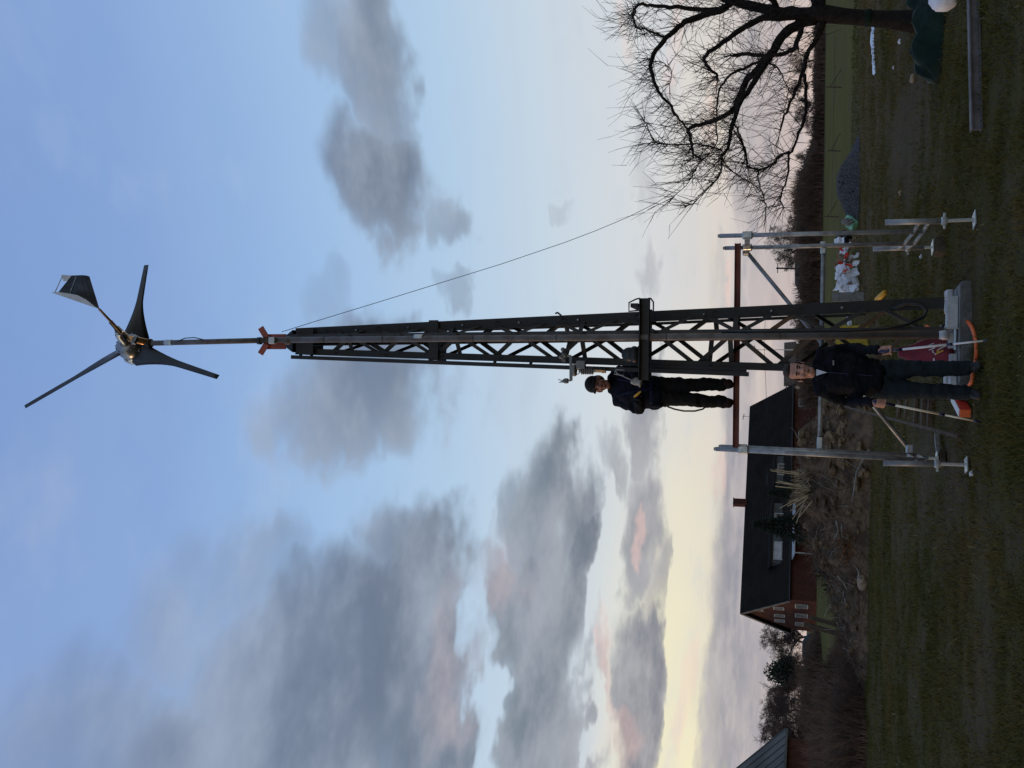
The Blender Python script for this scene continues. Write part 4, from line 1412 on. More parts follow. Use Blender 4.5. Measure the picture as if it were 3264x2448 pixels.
# ------------------------------------------------------------------ people
def fuse(mb, name, m, parent, voxel=.012, smooth=3, xf=None, crumple=0.0, cseed=0, noise_s=9.0):
    """weld overlapping closed shells into one continuous surface"""
    me = bpy.data.meshes.new('tmp')
    vv = mb.v if xf is None else [tuple(xf @ Vector(v)) for v in mb.v]
    me.from_pydata(vv, [], mb.f)
    bm = bmesh.new()
    bm.from_mesh(me)
    bmesh.ops.recalc_face_normals(bm, faces=bm.faces)
    bm.to_mesh(me)
    bm.free()
    o = bpy.data.objects.new('tmp', me)
    col.objects.link(o)
    rm = o.modifiers.new('r', 'REMESH')
    rm.mode = 'VOXEL'
    rm.voxel_size = voxel
    sm = o.modifiers.new('s', 'SMOOTH')
    sm.iterations = smooth
    sm.factor = .5
    dg_ = bpy.context.evaluated_depsgraph_get()
    me2 = bpy.data.meshes.new_from_object(o.evaluated_get(dg_), depsgraph=dg_)
    bpy.data.objects.remove(o)
    me2.name = name
    n = len(me2.vertices)
    co = np.empty(n * 3, np.float32)
    me2.vertices.foreach_get('co', co)
    co = co.reshape(-1, 3)
    if crumple:
        no = np.empty(n * 3, np.float32)
        me2.vertices.foreach_get('normal', no)
        no = no.reshape(-1, 3)
        d = fbm(co[:, 0] * noise_s + cseed, co[:, 2] * noise_s * 1.7 + co[:, 1] * 5, 1.0, 3) - .5
        co = co + no * (d * crumple * 2)[:, None]
    co = co - np.array(wpos(parent), dtype=np.float32)
    me2.vertices.foreach_set('co', co.astype(np.float32).ravel())
    me2.polygons.foreach_set('use_smooth', np.ones(len(me2.polygons), dtype=bool))
    me2.materials.clear()
    me2.materials.append(m)
    me2.update()
    ob = bpy.data.objects.new(name, me2)
    col.objects.link(ob)
    ob.parent = parent
    return ob


def head_into(mb, M, s=1.0):
    """head and face facing local -y, chin near z=0, crown near z=.255"""
    def q(x, y, z):
        return M @ Vector((x * s, y * s, z * s))
    m3 = M.to_3x3()
    mb.ball(q(0, .012, .165), (.075 * s, .096 * s, .092 * s), 18, 12, m3)
    mb.ball(q(0, -.022, .105), (.062 * s, .066 * s, .080 * s), 16, 10, m3)
    mb.ball(q(0, -.045, .035), (.040 * s, .036 * s, .034 * s), 12, 8, m3)
    mb.ball(q(0, -.06, .150), (.052 * s, .03 * s, .022 * s), 12, 8, m3)        # brow
    mb.capsule([q(0, -.080, .135), q(0, -.102, .098)], [.010 * s, .0165 * s], 8)   # nose
    for e in (-1, 1):
        mb.ball(q(e * .038, -.058, .098), (.022 * s, .024 * s, .024 * s), 8, 6, m3)   # cheek
        mb.ball(q(e * .079, .010, .115), (.010 * s, .022 * s, .034 * s), 8, 6, m3)    # ear
    mb.ball(q(0, -.076, .060), (.026 * s, .016 * s, .014 * s), 8, 6, m3)       # mouth mound
    return q, m3


def face_details(parent, q, m3, s, skin):
    for e in (-1, 1):
        MB().ball(q(e * .030, -.084, .131), (.0115 * s, .006 * s, .0062 * s), 8, 6, m3).build('eye', M_eye, parent, smooth=True)
        MB().capsule([q(e * .014, -.090, .149), q(e * .032, -.090, .153), q(e * .048, -.080, .147)], [.004 * s, .0045 * s, .003 * s], 6).build('eyebrow', M_hair, parent, smooth=True)
    MB().capsule([q(-.020, -.088, .060), q(0, -.094, .062), q(.020, -.088, .060)], [(.004 * s, .004 * s), (.0065 * s, .005 * s), (.004 * s, .004 * s)], 6).build('lips', M_lip, parent, smooth=True)


def hand_into(mb, c, ax, pal, wrist, s=1.0):
    """a closed hand round an axis ax through c; pal points from the axis to the back of the hand"""
    c, ax = Vector(c), Vector(ax).normalized()
    pal = (Vector(pal) - ax * Vector(pal).dot(ax)).normalized()
    sd_ = ax.cross(pal)
    mb.capsule([Vector(wrist), c + pal * .026 * s - ax * .0], [.024 * s, (.030 * s, .022 * s)], 10)
    mb.capsule([c + pal * .030 * s - ax * .034 * s, c + pal * .030 * s + ax * .034 * s], [.0175 * s, .0175 * s], 10)
    for i, (o_, ln) in enumerate(((-.033, .9), (-.011, 1.05), (.011, 1.0), (.032, .82))):
        b0_ = c + ax * (o_ * s)
        pts = []
        for a in (100, 150, 205, 255, 300):
            a2 = R(90 + (a - 100) * ln)
            pts.append(b0_ + (pal * math.cos(a2 - R(90)) + sd_ * math.sin(a2 - R(90))) * (.027 * s))
        mb.capsule(pts, [.0098 * s, .0096 * s, .009 * s, .0085 * s, .0075 * s], 8)
    tb_ = c + pal * .022 * s - ax * .03 * s - sd_ * .012 * s
    mb.capsule([tb_, tb_ - sd_ * .018 * s - pal * .012 * s - ax * .008 * s, c - pal * .02 * s - sd_ * .018 * s - ax * .034 * s, c - pal * .034 * s + sd_ * .006 * s - ax * .036 * s], [.012 * s, .011 * s, .010 * s, .008 * s], 8)


# ---- the man in front of the tower
mo = Vector((.075, 9.36, .01))
MH = mo + Vector((.068, -.05, 1.478))


def V(x, y, z):
    return mo + Vector((x, y, z))


poleR = (W(2826, 1119, 9.02), G(3166, 1083))            # hand end, ground end
poleL = (W(2806, 1283, 9.04), G(3130, 1346))
hip = {-1: V(-.075, .0, .90), 1: V(.10, .0, .90)}
knee = {-1: V(-.10, -.03, .49), 1: V(.115, -.02, .49)}
ank = {-1: V(-.115, .03, .09), 1: V(.125, .03, .09)}
sho = {-1: V(-.115, .0, 1.425), 1: V(.255, .0, 1.42)}
hand = {-1: poleL[0], 1: poleR[0]}
elb = {-1: V(-.205, .06, 1.14), 1: V(.310, .06, 1.13)}
wri = {e: hand[e] + (elb[e] - hand[e]).normalized() * .075 for e in (-1, 1)}
Mhead = Matrix.Translation(MH) @ Matrix.Rotation(R(7), 4, 'Z') @ Matrix.Rotation(R(4), 4, 'Y')
body = MB()
q, m3 = head_into(body, Mhead, 1.16)
body.capsule([V(.07, .02, 1.38), MH + Vector((0, .045, .08))], [.058, .052], 14)
body.capsule([V(.03, .01, .93), V(.045, .0, 1.1), V(.068, .0, 1.3), V(.07, .01, 1.39)], [(.15, .10), (.14, .10), (.165, .105), (.13, .08)], 18, hint=X_)
for e in (-1, 1):
    body.capsule([sho[e], elb[e], wri[e]], [.05, .04, .028], 10)
    body.capsule([hip[e], knee[e], ank[e]], [.085, .058, .042], 12)
    body.capsule([ank[e] + Vector((0, .02, -.045)), ank[e] + Vector((e * .02, -.15, -.06))], [.035, .03], 10)
    ax = (poleL if e < 0 else poleR)
    hand_into(body, hand[e], ax[0] - ax[1], Vector((e * .7, .25, .35)), wri[e], 1.12)
man = thing('person', mo, 'man in black jacket and jeans standing before the tower with two white poles', 'person')
mb_o = fuse(body, 'body', M_skin, man, .0075, 2)
face_details(man, q, m3, 1.16, M_skin)
# hair cap with receding front
hr = MB()
hr.ball(q(0, .034, .185), (.094, .106, .094), 18, 12, m3)
hr.ball(q(0, .052, .145), (.093, .090, .080), 16, 10, m3)
hr.ball(q(0, -.022, .226), (.072, .072, .046), 14, 9, m3)
hr.ball(q(0, -.060, .232), (.036, .034, .030), 12, 8, m3)
for e in (-1, 1):
    hr.ball(q(e * .074, .004, .150), (.014, .034, .050), 8, 6, m3)
fuse(hr, 'hair', M_hair, man, .008, 2, crumple=.004, noise_s=60)
jk = MB()
jk.capsule([V(.025, .005, .93), V(.04, .0, 1.05), V(.06, -.005, 1.2), V(.07, .0, 1.33), V(.07, .015, 1.43)], [(.195, .145), (.195, .14), (.21, .14), (.215, .13), (.13, .085)], 20, hint=X_)
for e in (-1, 1):
    jk.capsule([V(.07 + e * .09, .01, 1.44), sho[e], elb[e] + (sho[e] - elb[e]) * .5, elb[e], wri[e] + (elb[e] - wri[e]) * .12], [.065, .076, .068, .060, .046], 14)
jk_o = fuse(jk, 'jacket', M_jacket, man, .011, 3, crumple=.022, cseed=3, noise_s=11)
tag(jk_o, 'black zipped jacket')
# collar, shirt, zip and chest mark
cl = MB()
for e in (-1, 1):
    cl.capsule([V(.07 + e * .065, .03, 1.475), V(.07 + e * .05, -.055, 1.455), V(.07 + e * .015, -.118, 1.39)], [(.022, .035), (.020, .035), (.014, .030)], 8)
fuse(cl, 'jacket_collar', M_jacket, man, .008, 2)
MB().prism([V(.037, -.098, 1.468), V(.103, -.098, 1.468), V(.088, -.126, 1.42), V(.07, -.138, 1.365), V(.055, -.126, 1.42)], Vector((0, .03, .0))).build('shirt', M_shirt, man)
MB().tube([V(.07, -.148, 1.36), V(.06, -.146, 1.2), V(.04, -.142, .95)], .004, 5).build('zip', M_navypl, man)
MB().box(V(.165, -.128, 1.31), (.05, .006, .014), rz=.25).build('chest_logo', M_grey, man)
jn = MB()
jn.capsule([V(.015, .005, .98), V(.012, .0, .88)], [(.165, .118), (.17, .12)], 16, hint=X_)
for e in (-1, 1):
    jn.capsule([hip[e], (hip[e] + knee[e]) / 2, knee[e], (knee[e] + ank[e]) / 2, ank[e] + Vector((0, 0, .015))], [.105, .094, .080, .074, .072], 14)
jn_o = fuse(jn, 'jeans', M_jeans, man, .011, 3, crumple=.018, cseed=9, noise_s=9)
for e in (-1, 1):
    sh = MB()
    a = ank[e]
    sh.capsule([a + Vector((0, .045, -.050)), a + Vector((e * .008, -.06, -.045)), a + Vector((e * .025, -.20, -.052))], [(.052, .044), (.054, .048), (.046, .040)], 12)
    sh.capsule([a + Vector((0, .03, .03)), a + Vector((0, .02, -.04))], [.055, .05], 12)
    fuse(sh, 'shoe', M_boot, man, .009, 2)
# the two poles he holds
for nm, (a, b), lab, hx in (('r', poleR, 'white walking pole in the hand nearer the crimson sack', 0), ('l', poleL, 'cream walking pole in the hand nearer the scaffold upright', 0)):
    dn = (b - a).normalized()
    L_ = (b - a).length
    po = thing('walking_pole', b, lab, 'pole', 'two walking poles held by the standing man')
    MB().tube([a - dn * .07, a - dn * .05, a + dn * .08, a + dn * .14], [.012, .017, .015, .011], 10).build('handle', M_navypl, po, smooth=True)
    MB().tube([a + dn * .14, a + dn * (L_ * .60)], .0105, 10).build('upper_shaft', M_shaft if nm == 'l' else M_white, po, smooth=True)
    MB().tube([a + dn * (L_ * .60 - .02), a + dn * (L_ * .60 + .03)], .014, 10).build('clamp', M_navypl, po, smooth=True)
    MB().tube([a + dn * (L_ * .60 + .03), a + dn * (L_ - .08)], .0085, 10).build('lower_shaft', M_shaft if nm == 'l' else M_white, po, smooth=True)
    MB().tube([a + dn * (L_ - .08), a + dn * (L_ - .05), b], [.012, .015, .006], 8).build('ferrule', M_navypl, po, smooth=True)

# ---- the worker standing on the red beam
BT = zb_ + .034
co_ = Vector((-.105, 10.74, BT))


def V2(x, y, z):
    return co_ + Vector((x, y, z))


CH = V2(.118, -.11, 1.445)
Mh2 = Matrix.Translation(CH) @ Matrix.Rotation(R(-16), 4, 'Z') @ Matrix.Rotation(R(12), 4, 'X')
hip = {-1: V2(-.045, .0, .90), 1: V2(.105, .03, .90)}
knee = {-1: V2(-.062, -.04, .48), 1: V2(.118, -.01, .48)}
ank = {-1: V2(-.082, .0, .10), 1: V2(.122, .02, .10)}
sho = {-1: V2(-.075, .02, 1.38), 1: V2(.255, -.02, 1.40)}
elb = {-1: V2(-.185, -.03, 1.10), 1: V2(.30, -.16, 1.15)}
hand = {-1: W(2030, 1262, 10.42), 1: W(2030, 1219, 10.36)}
wri = {e: hand[e] + (elb[e] - hand[e]).normalized() * .07 for e in (-1, 1)}
body = MB()
q, m3 = head_into(body, Mh2, 1.18)
body.capsule([V2(.11, .0, 1.36), CH + Vector((0, .04, .07))], [.058, .052], 14)
body.capsule([V2(.03, .01, .93), V2(.05, .0, 1.1), V2(.09, .0, 1.28), V2(.105, .0, 1.36)], [(.15, .10), (.15, .10), (.165, .105), (.13, .08)], 18, hint=X_)
for e in (-1, 1):
    body.capsule([sho[e], elb[e], wri[e]], [.05, .04, .028], 10)
    body.capsule([hip[e], knee[e], ank[e]], [.085, .058, .042], 12)
    body.capsule([ank[e] + Vector((0, .02, -.05)), ank[e] + Vector((e * .01, -.13, -.055))], [.035, .03], 10)
hand_into(body, hand[1], Vector((.25, .1, 1)), Vector((-.2, -.9, .3)), wri[1], 1.1)
hand_into(body, hand[-1], Vector((.4, .3, 1)), Vector((-.5, -.7, .3)), wri[-1], 1.1)
wk = thing('person', co_, 'worker in black knit cap and navy workwear standing on the red beam', 'person')
fuse(body, 'body', M_skin2, wk, .0075, 2)
face_details(wk, q, m3, 1.18, M_skin2)
kc = MB()
kc.ball(q(0, .022, .188), (.106, .122, .098), 18, 12, m3)
kc.ball(q(0, .048, .13), (.104, .096, .096), 16, 10, m3)
kc.capsule([q(-.07, -.055, .165), q(0, -.088, .172), q(.07, -.055, .165)], [.018, .018, .018], 10)
tag(fuse(kc, 'knit_cap', M_knit, wk, .009, 3), 'black knit cap pulled over the ears')
jk = MB()
jk.capsule([V2(.015, .005, .92), V2(.03, .0, 1.05), V2(.06, -.005, 1.2), V2(.09, .0, 1.31), V2(.105, .0, 1.41)], [(.205, .16), (.205, .155), (.215, .155), (.21, .14), (.12, .09)], 20, hint=X_)
for e in (-1, 1):
    jk.capsule([V2(.09 + e * .09, .0, 1.40), sho[e], (elb[e] + sho[e]) / 2, elb[e], wri[e] + (elb[e] - wri[e]) * .15], [.07, .088, .082, .072, .054], 14)
jk.capsule([V2(.03, -.03, 1.455), V2(.12, -.085, 1.445), V2(.20, -.03, 1.455)], [.050, .040, .050], 10)
jk.capsule([V2(.04, .03, 1.45), V2(.12, .055, 1.47), V2(.20, .03, 1.45)], [.042, .042, .042], 10)
fuse(jk, 'work_jacket', M_navy, wk, .011, 3, crumple=.020, cseed=23, noise_s=10)
tr_ = MB()
tr_.capsule([V2(.015, .005, .98), V2(.015, .0, .86)], [(.168, .13), (.168, .125)], 16, hint=X_)
for e in (-1, 1):
    tr_.capsule([hip[e], (hip[e] + knee[e]) / 2, knee[e], (knee[e] + ank[e]) / 2, ank[e] + Vector((0, 0, .02))], [.105, .092, .082, .079, .077], 14)
fuse(tr_, 'work_trousers', M_work, wk, .011, 3, crumple=.022, cseed=31, noise_s=10)
for e in (-1, 1):
    sh = MB()
    a = ank[e]
    sh.capsule([a + Vector((0, .05, -.055)), a + Vector((e * .01, -.06, -.050)), a + Vector((e * .03, -.16, -.058))], [(.055, .045), (.058, .048), (.050, .040)], 12)
    sh.capsule([a + Vector((0, .03, .03)), a + Vector((0, .02, -.04))], [.056, .052], 12)
    fuse(sh, 'boot', M_brownboot, wk, .009, 2)
gl = MB()
hand_into(gl, hand[1], Vector((.25, .1, 1)), Vector((-.2, -.9, .3)), wri[1], 1.3)
tag(fuse(gl, 'glove', M_glove, wk, .008, 2), 'pale work glove on the hand nearer the tower')
gl = MB()
hand_into(gl, hand[-1], Vector((.4, .3, 1)), Vector((-.5, -.7, .3)), wri[-1], 1.25)
fuse(gl, 'glove', M_navy, wk, .008, 2)
# harness straps, tool pouch, yellow tool in pocket, lanyard loop
MB().tube([V2(-.02, -.135, 1.36), V2(.02, -.165, 1.2), V2(.05, -.17, 1.02), V2(.08, -.155, .92)], [(.018, .005)] * 4, 8, hint=X_).build('harness_strap', M_blue, wk)
MB().tube([V2(.18, -.12, 1.36), V2(.15, -.165, 1.2), V2(.12, -.17, 1.02)], [(.018, .005)] * 3, 8, hint=X_).build('harness_strap', M_blue, wk)
MB().tube([V2(-.17, -.05, .95), V2(-.1, -.14, .94), V2(.04, -.175, .94), V2(.16, -.12, .95), V2(.205, .0, .95)], [(.005, .022)] * 5, 8, hint=X_).build('tool_belt', M_blue, wk)
MB().capsule([V2(-.125, -.09, .92), V2(-.135, -.095, .84)], [(.035, .045), (.030, .042)], 12).build('tool_pouch', M_navy, wk, smooth=True)
p_ = W(2028, 1258, 10.36)
MB().capsule([p_ + Vector((-.02, 0, .02)), p_ + Vector((.0, -.01, -.01)), p_ + Vector((.035, -.01, -.05))], [.012, .016, .011], 8).build('yellow_tool', M_yel2, wk, smooth=True)
pts = [W(2128, 1296, 10.6), W(2150, 1304, 10.56), W(2180, 1310, 10.55), W(2215, 1310, 10.55), W(2240, 1304, 10.56), W(2252, 1294, 10.6)]
MB().tube(pts, .0105, 7).build('lanyard', M_wood3, wk, smooth=True)
# the thin rod he guides
a, b = W(1966, 1190, 10.30), W(2030, 1219, 10.33)
rd_ = thing('steel_rod', b, 'thin grey cranked rod in the gloved hand of the worker', 'rod')
MB().tube([W(1962, 1180, 10.30), a, b, W(2045, 1222, 10.34)], .008, 6).build('rod', M_galv, rd_, smooth=True)
MB().tube([W(1962, 1180, 10.30), W(1958, 1192, 10.30), W(1988, 1197, 10.3), W(1990, 1180, 10.3), W(1962, 1178, 10.3)], .006, 6).build('stirrup', M_galv, rd_)

# ------------------------------------------------------------------ weather station on the tower rail
SD = 10.28
ws = thing('weather_station', W(1925, 1185, SD), 'grey weather station with cups, vane and ribbed shield above the worker', 'weather station')
a, b = W(1820, 1134, SD), W(1820, 1214, SD)
MB().bar(a, b, .03, .035).build('arm', M_grey, ws, bevel=.006)
for X0, Y0 in ((1818, 1134), (1818, 1213)):
    MB().tube([W(1820, Y0, SD), W(1808, Y0, SD)], .011, 8).build('arm_post', M_grey, ws)
hc_ = W(1800, 1133, SD)
MB().lathe(hc_ - Z_ * .02, Z_, [(0, .022), (.05, .024), (.06, .015)], 12).build('rotor_hub', M_grey, ws, smooth=True)
for i in range(3):
    an_ = R(20 + 120 * i)
    dr_ = Vector((math.cos(an_), math.sin(an_), 0))
    c_ = hc_ + dr_ * .075 + Z_ * .03
    cu = MB().lathe(c_, Vector((-dr_.y, dr_.x, 0)), [(-.03, .006), (-.024, .018), (-.012, .026), (0, .028), (.002, .024), (-.010, .020), (-.020, .010)], 12).build('cup', M_grey, ws, smooth=True)
    MB().tube([hc_ + Z_ * .03, c_], .005, 6).build('cup_arm', M_grey, cu)
vh = W(1802, 1214, SD)
MB().lathe(vh - Z_ * .035, Z_, [(0, .030), (.04, .032), (.06, .022), (.07, .010)], 12).build('vane_hub', M_grey, ws, smooth=True)
MB().tube([vh + Z_ * .02, vh + Vector((.015, -.02, .085))], .005, 5).build('spike', M_grey, ws)
MB().bar(vh + Vector((.0, -.02, .01)), vh + Vector((-.02, -.14, .02)), .004, .05, hint=Z_).build('vane_blade', M_grey, ws)
dc = W(1836, 1180, SD)
MB().lathe(dc, Z_, [(0, .068), (.004, .072), (.03, .074), (.034, .068), (.036, .02)], 20).build('rain_funnel', M_grey, ws, smooth=True)
sc_ = W(1890, 1182, SD)
for i in range(7):
    MB().lathe(sc_ + Z_ * (.022 * i), Z_, [(0, .045), (.005, .047), (.011, .036), (.012, .03)], 18).build('shield_plate', M_grey, ws)
MB().tube([sc_ - Z_ * .03, W(1845, 1182, SD)], .02, 10).build('core_tube', M_grey, ws)
MB().box(W(1852, 1164, SD), (.10, .07, .11), rz=.2).build('sensor_box', M_grey, ws, bevel=.01)
for e in (-1, 1):
    MB().tube([dc + Vector((e * .06, 0, 0)), dc + Vector((e * .03, 0, -.05))], .005, 5).build('stay', M_grey, ws)
MB().tube([sc_ - Z_ * .02, W(1930, 1184, SD)], .017, 10).build('mount_tube', M_glowmetal, ws)
MB().bar(W(1925, 1184, SD), W(1925, 1176, 10.42), .04, .05).build('mount_clamp', M_dark, ws)

tbm, tbg = TOOLBAG
o = fuse(tbm, 'tool_bag', M_black, None, .012, 3) if False else tbm.build('tool_bag', M_black, origin=tbg - Z_ * .12, smooth=True)
tag(o, 'dark rounded tool bag hanging in the lattice above the clamp beam', 'bag')
# ------------------------------------------------------------------ the big bare fruit tree at right
TRD = 15.3
LIMBS = [  # (points in a local photo grid, start/end radius, depth offset start/end)
    ([(1880, 100), (1700, 90), (1500, 60), (1300, 5), (1150, -60), (950, -120)], .115, .05, 0, .3),
    ([(1300, 5), (1230, 55), (1100, 70), (900, 50), (750, 40), (640, 30), (600, 80), (600, 150), (620, 190)], .055, .012, .1, .5),
    ([(1260, 45), (1000, 140), (940, 170), (830, 265), (740, 380), (720, 450), (725, 520), (760, 620), (800, 680), (860, 750), (900, 820), (980, 905)], .060, .014, .1, -.4),
    ([(820, 265), (700, 215), (615, 190), (598, 120), (620, 40)], .022, .010, 0, .3),
    ([(1880, 110), (1750, 115), (1500, 130), (1350, 210), (1230, 300), (1105, 385), (1110, 460), (1180, 520), (1190, 560)], .075, .014, 0, -.6),
    ([(1880, 130), (1760, 170), (1650, 250), (1560, 380), (1480, 480), (1400, 560), (1340, 690), (1280, 790), (1100, 870), (985, 910), (1010, 1010), (1015, 1080), (1080, 1130)], .10, .014, 0, .2),
    ([(1560, 400), (1450, 570), (1350, 720), (1300, 850), (1280, 950), (1260, 1050), (1220, 1095)], .055, .022, -.1, -.5),
    ([(1220, 1060), (1080, 1015), (870, 1020), (740, 990), (690, 880), (670, 850)], .018, .006, -.5, -.3),
    ([(1540, 400), (1400, 470), (1290, 520), (1210, 610), (1190, 700), (1180, 850), (1180, 1000), (1140, 1080)], .030, .010, .1, .5),
    ([(1940, 150), (1900, 260), (1830, 360), (1800, 500), (1720, 680), (1660, 820), (1630, 920)], .055, .014, 0, .4),
    ([(1800, 520), (1810, 640), (1810, 800), (1780, 900), (1720, 1050), (1690, 1100), (1690, 1200), (1660, 1300), (1630, 1400), (1655, 1460)], .030, .010, .1, -.3),
    ([(1700, 1070), (1610, 1110), (1590, 1150), (1480, 1195), (1400, 1170), (1380, 1050), (1300, 920)], .020, .014, -.1, -.4),
    ([(1480, 1195), (1480, 1300), (1520, 1400), (1530, 1450)], .014, .007, -.2, -.2),
    ([(1220, 1095), (1260, 1180), (1350, 1250), (1430, 1290)], .012, .006, -.5, -.6),
    ([(1220, 1095), (1215, 1200), (1180, 1270), (1050, 1400), (975, 1460)], .014, .005, -.5, -.3),
    ([(1080, 1130), (1030, 1200), (985, 1280), (880, 1390)], .012, .004, .2, .2),
    ([(1780, 190), (1740, 320), (1680, 370), (1600, 390), (1560, 400)], .045, .03, -.2, -.3),
    ([(1740, 320), (1755, 345)], .03, .022, -.3, -.3),
    ([(1560, 400), (1400, 385), (1290, 395)], .035, .03, .2, .3),
    ([(1600, 60), (1560, -20), (1450, -100), (1200, -200), (1000, -240)], .06, .015, .1, -.5),
    ([(1900, 60), (1850, -40), (1760, -180), (1600, -330), (1450, -420)], .09, .02, .1, .5),
    ([(1930, 60), (1900, -80), (1850, -260), (1800, -420)], .06, .02, 0, -.4),
    ([(1545, 440), (1620, 480), (1650, 560), (1700, 640)], .014, .006, 0, .2),
    ([(725, 440), (800, 440), (860, 500), (850, 590)], .010, .004, 0, .2),
    ([(1300, 870), (1350, 960), (1380, 1080), (1400, 1170)], .016, .010, -.3, -.4),
]
tree = thing('fruit_tree', gp(2910, 66, TRD), 'large gnarled bare fruit tree leaning in at the right edge', 'tree')


def T(x, y, d):
    return np.array(W(1750 + .4522 * x, .4522 * y, d))


tk = MB()
tp_ = [gp(2918, 68, TRD) - Z_ * .1, W(2900, 67, TRD), W(2830, 62, TRD), W(2753, 57, TRD), W(2690, 52, TRD), W(2635, 45, TRD), W(2600, 45, TRD), W(2560, 46, TRD)]
tk.tube([tp_[0]] + tp_[1:], [.22, .17, .135, .12, .125, .14, .13, .10], 14)
rg = np.random.default_rng(5)
TA, TB, TRA, TRB = [], [], [], []


def spray(p, d, L, r, lev):
    """one twig with side twigs"""
    n = 3
    q = p.copy()
    dd = d / np.linalg.norm(d)
    for i in range(n):
        dd = dd + rg.normal(0, .055, 3)
        dd /= np.linalg.norm(dd)
        q2 = q + dd * L / n
        TA.append(q)
        TB.append(q2)
        TRA.append(r * (1 - .25 * i))
        TRB.append(r * (1 - .25 * (i + 1)))
        if lev > 0:
            for _ in range(rg.integers(0, 2)):
                o = rg.normal(0, 1, 3)
                o[1] *= .8
                nd_ = dd * .8 + o / np.linalg.norm(o) * .75 + np.array([0, 0, .25])
                spray(q2, nd_, L * rg.uniform(.35, .65), r * .72, lev - 1)
        q = q2


def smooth_path(ps, sub=4):
    ps = np.array(ps)
    out = []
    n = len(ps)
    for i in range(n - 1):
        p0, p1, p2, p3 = ps[max(i - 1, 0)], ps[i], ps[i + 1], ps[min(i + 2, n - 1)]
        for k_ in range(sub):
            t = k_ / sub
            out.append(.5 * ((2 * p1) + (-p0 + p2) * t + (2 * p0 - 5 * p1 + 4 * p2 - p3) * t * t + (-p0 + 3 * p1 - 3 * p2 + p3) * t ** 3))
    out.append(ps[-1])
    return np.array(out)


for pts, r0, r1, o0, o1 in LIMBS:
    n = len(pts)
    ps = [T(x, y, TRD + o0 + (o1 - o0) * i / max(n - 1, 1)) for i, (x, y) in enumerate(pts)]
    ps = smooth_path(ps)
    m_ = len(ps)
    ps[1:] += rg.normal(0, .009, (m_ - 1, 3))
    rr = [r0 + (r1 - r0) * (i / (m_ - 1)) ** .8 for i in range(m_)]
    lm = MB().tube([Vector(p_) for p_ in ps], [max(r_, .006) * (1 + .05 * math.sin(i * 2.1)) for i, r_ in enumerate(rr)], 9 if r0 > .03 else 6)
    lm.build('limb', M_bark, tree, smooth=True)
    # upright shoots and spurs along the limb
    L = np.linalg.norm(np.diff(ps, axis=0), axis=1).sum()
    for _ in range(int(L * 42)):
        i = int(rg.integers(max(1, int(m_ * (.30 if r0 > .08 else .05))), m_ - 1))
        up_w = rg.uniform(.35, 1.2)
        d = np.array([rg.normal(0, .55) - .12, rg.normal(0, .45), up_w])
        if rg.random() < .28:
            d = rg.normal(0, 1, 3)
        spray(ps[i] + (ps[i + 1] - ps[i]) * rg.random(), d, rg.uniform(.12, .50) if rg.random() < .72 else rg.uniform(.45, .85), rg.uniform(.0048, .0080), 1)
    for _ in range(5):
        d = (ps[-1] - ps[-3]) / np.linalg.norm(ps[-1] - ps[-3]) + rg.normal(0, .45, 3) + np.array([0, 0, .25])
        spray(ps[-1], d, rg.uniform(.2, .55), .006, 1)
tk.build('trunk', M_bark, tree, smooth=True)
v_, f_ = sticks(np.array(TA), np.array(TB), np.array(TRA), np.maximum(TRB, .0022), 3)
cr_ = npmesh('crown', v_, f_, M_twig, tree)
tag(cr_, kind='stuff')
MB().lathe(W(2766, 57, TRD) - Z_ * .05, Z_, [(0, .134), (.02, .138), (.08, .138), (.1, .132)], 16).build('tree_band', M_tarp, tree, smooth=True)

# ------------------------------------------------------------------ conifers before the farmhouse
def conifer(loc, h_, r_, label, seed, n=2600):
    t = thing('conifer', loc, label, 'tree', 'dark conifers before the farmhouse')
    MB().tube([loc, loc + Z_ * h_ * .98], [.12, .02], 6).build('trunk', M_barkfar, t)
    rg_ = np.random.default_rng(seed)
    u = rg_.random(n)
    zz = .06 + .94 * u ** .9
    an__ = rg_.random(n) * 2 * np.pi
    layer = .75 + .35 * np.abs(np.sin(zz * 26 + rg_.normal(0, .3, n)))
    rad_ = (1.02 - zz) * r_ * layer * rg_.random(n) ** .45
    p = np.stack([np.cos(an__) * rad_, np.sin(an__) * rad_, zz * h_ - rad_ * .35], 1) + np.array(loc)
    d = np.stack([np.cos(an__), np.sin(an__), rg_.normal(-.15, .35, n)], 1)
    q_ = p + d * (.10 + .16 * rg_.random(n))[:, None] * r_ / 1.3
    w_ = np.full(n, .040) * r_ / 1.3
    v, f = sticks(p, q_, w_, w_ * .35, 3)
    npmesh('crown', v, f, M_conif, t)


for X0, Y0, d, rad_, lab, sd_ in ((2402, 1672, 72, 1.9, 'tall dark conifer before the black roof beside the dormer', 1), (2448, 1570, 70, 1.25, 'smaller dark conifer nearer the scaffold', 2)):
    loc, h_ = far_spot(X0, Y0, d)
    conifer(loc, h_, rad_, lab, sd_)
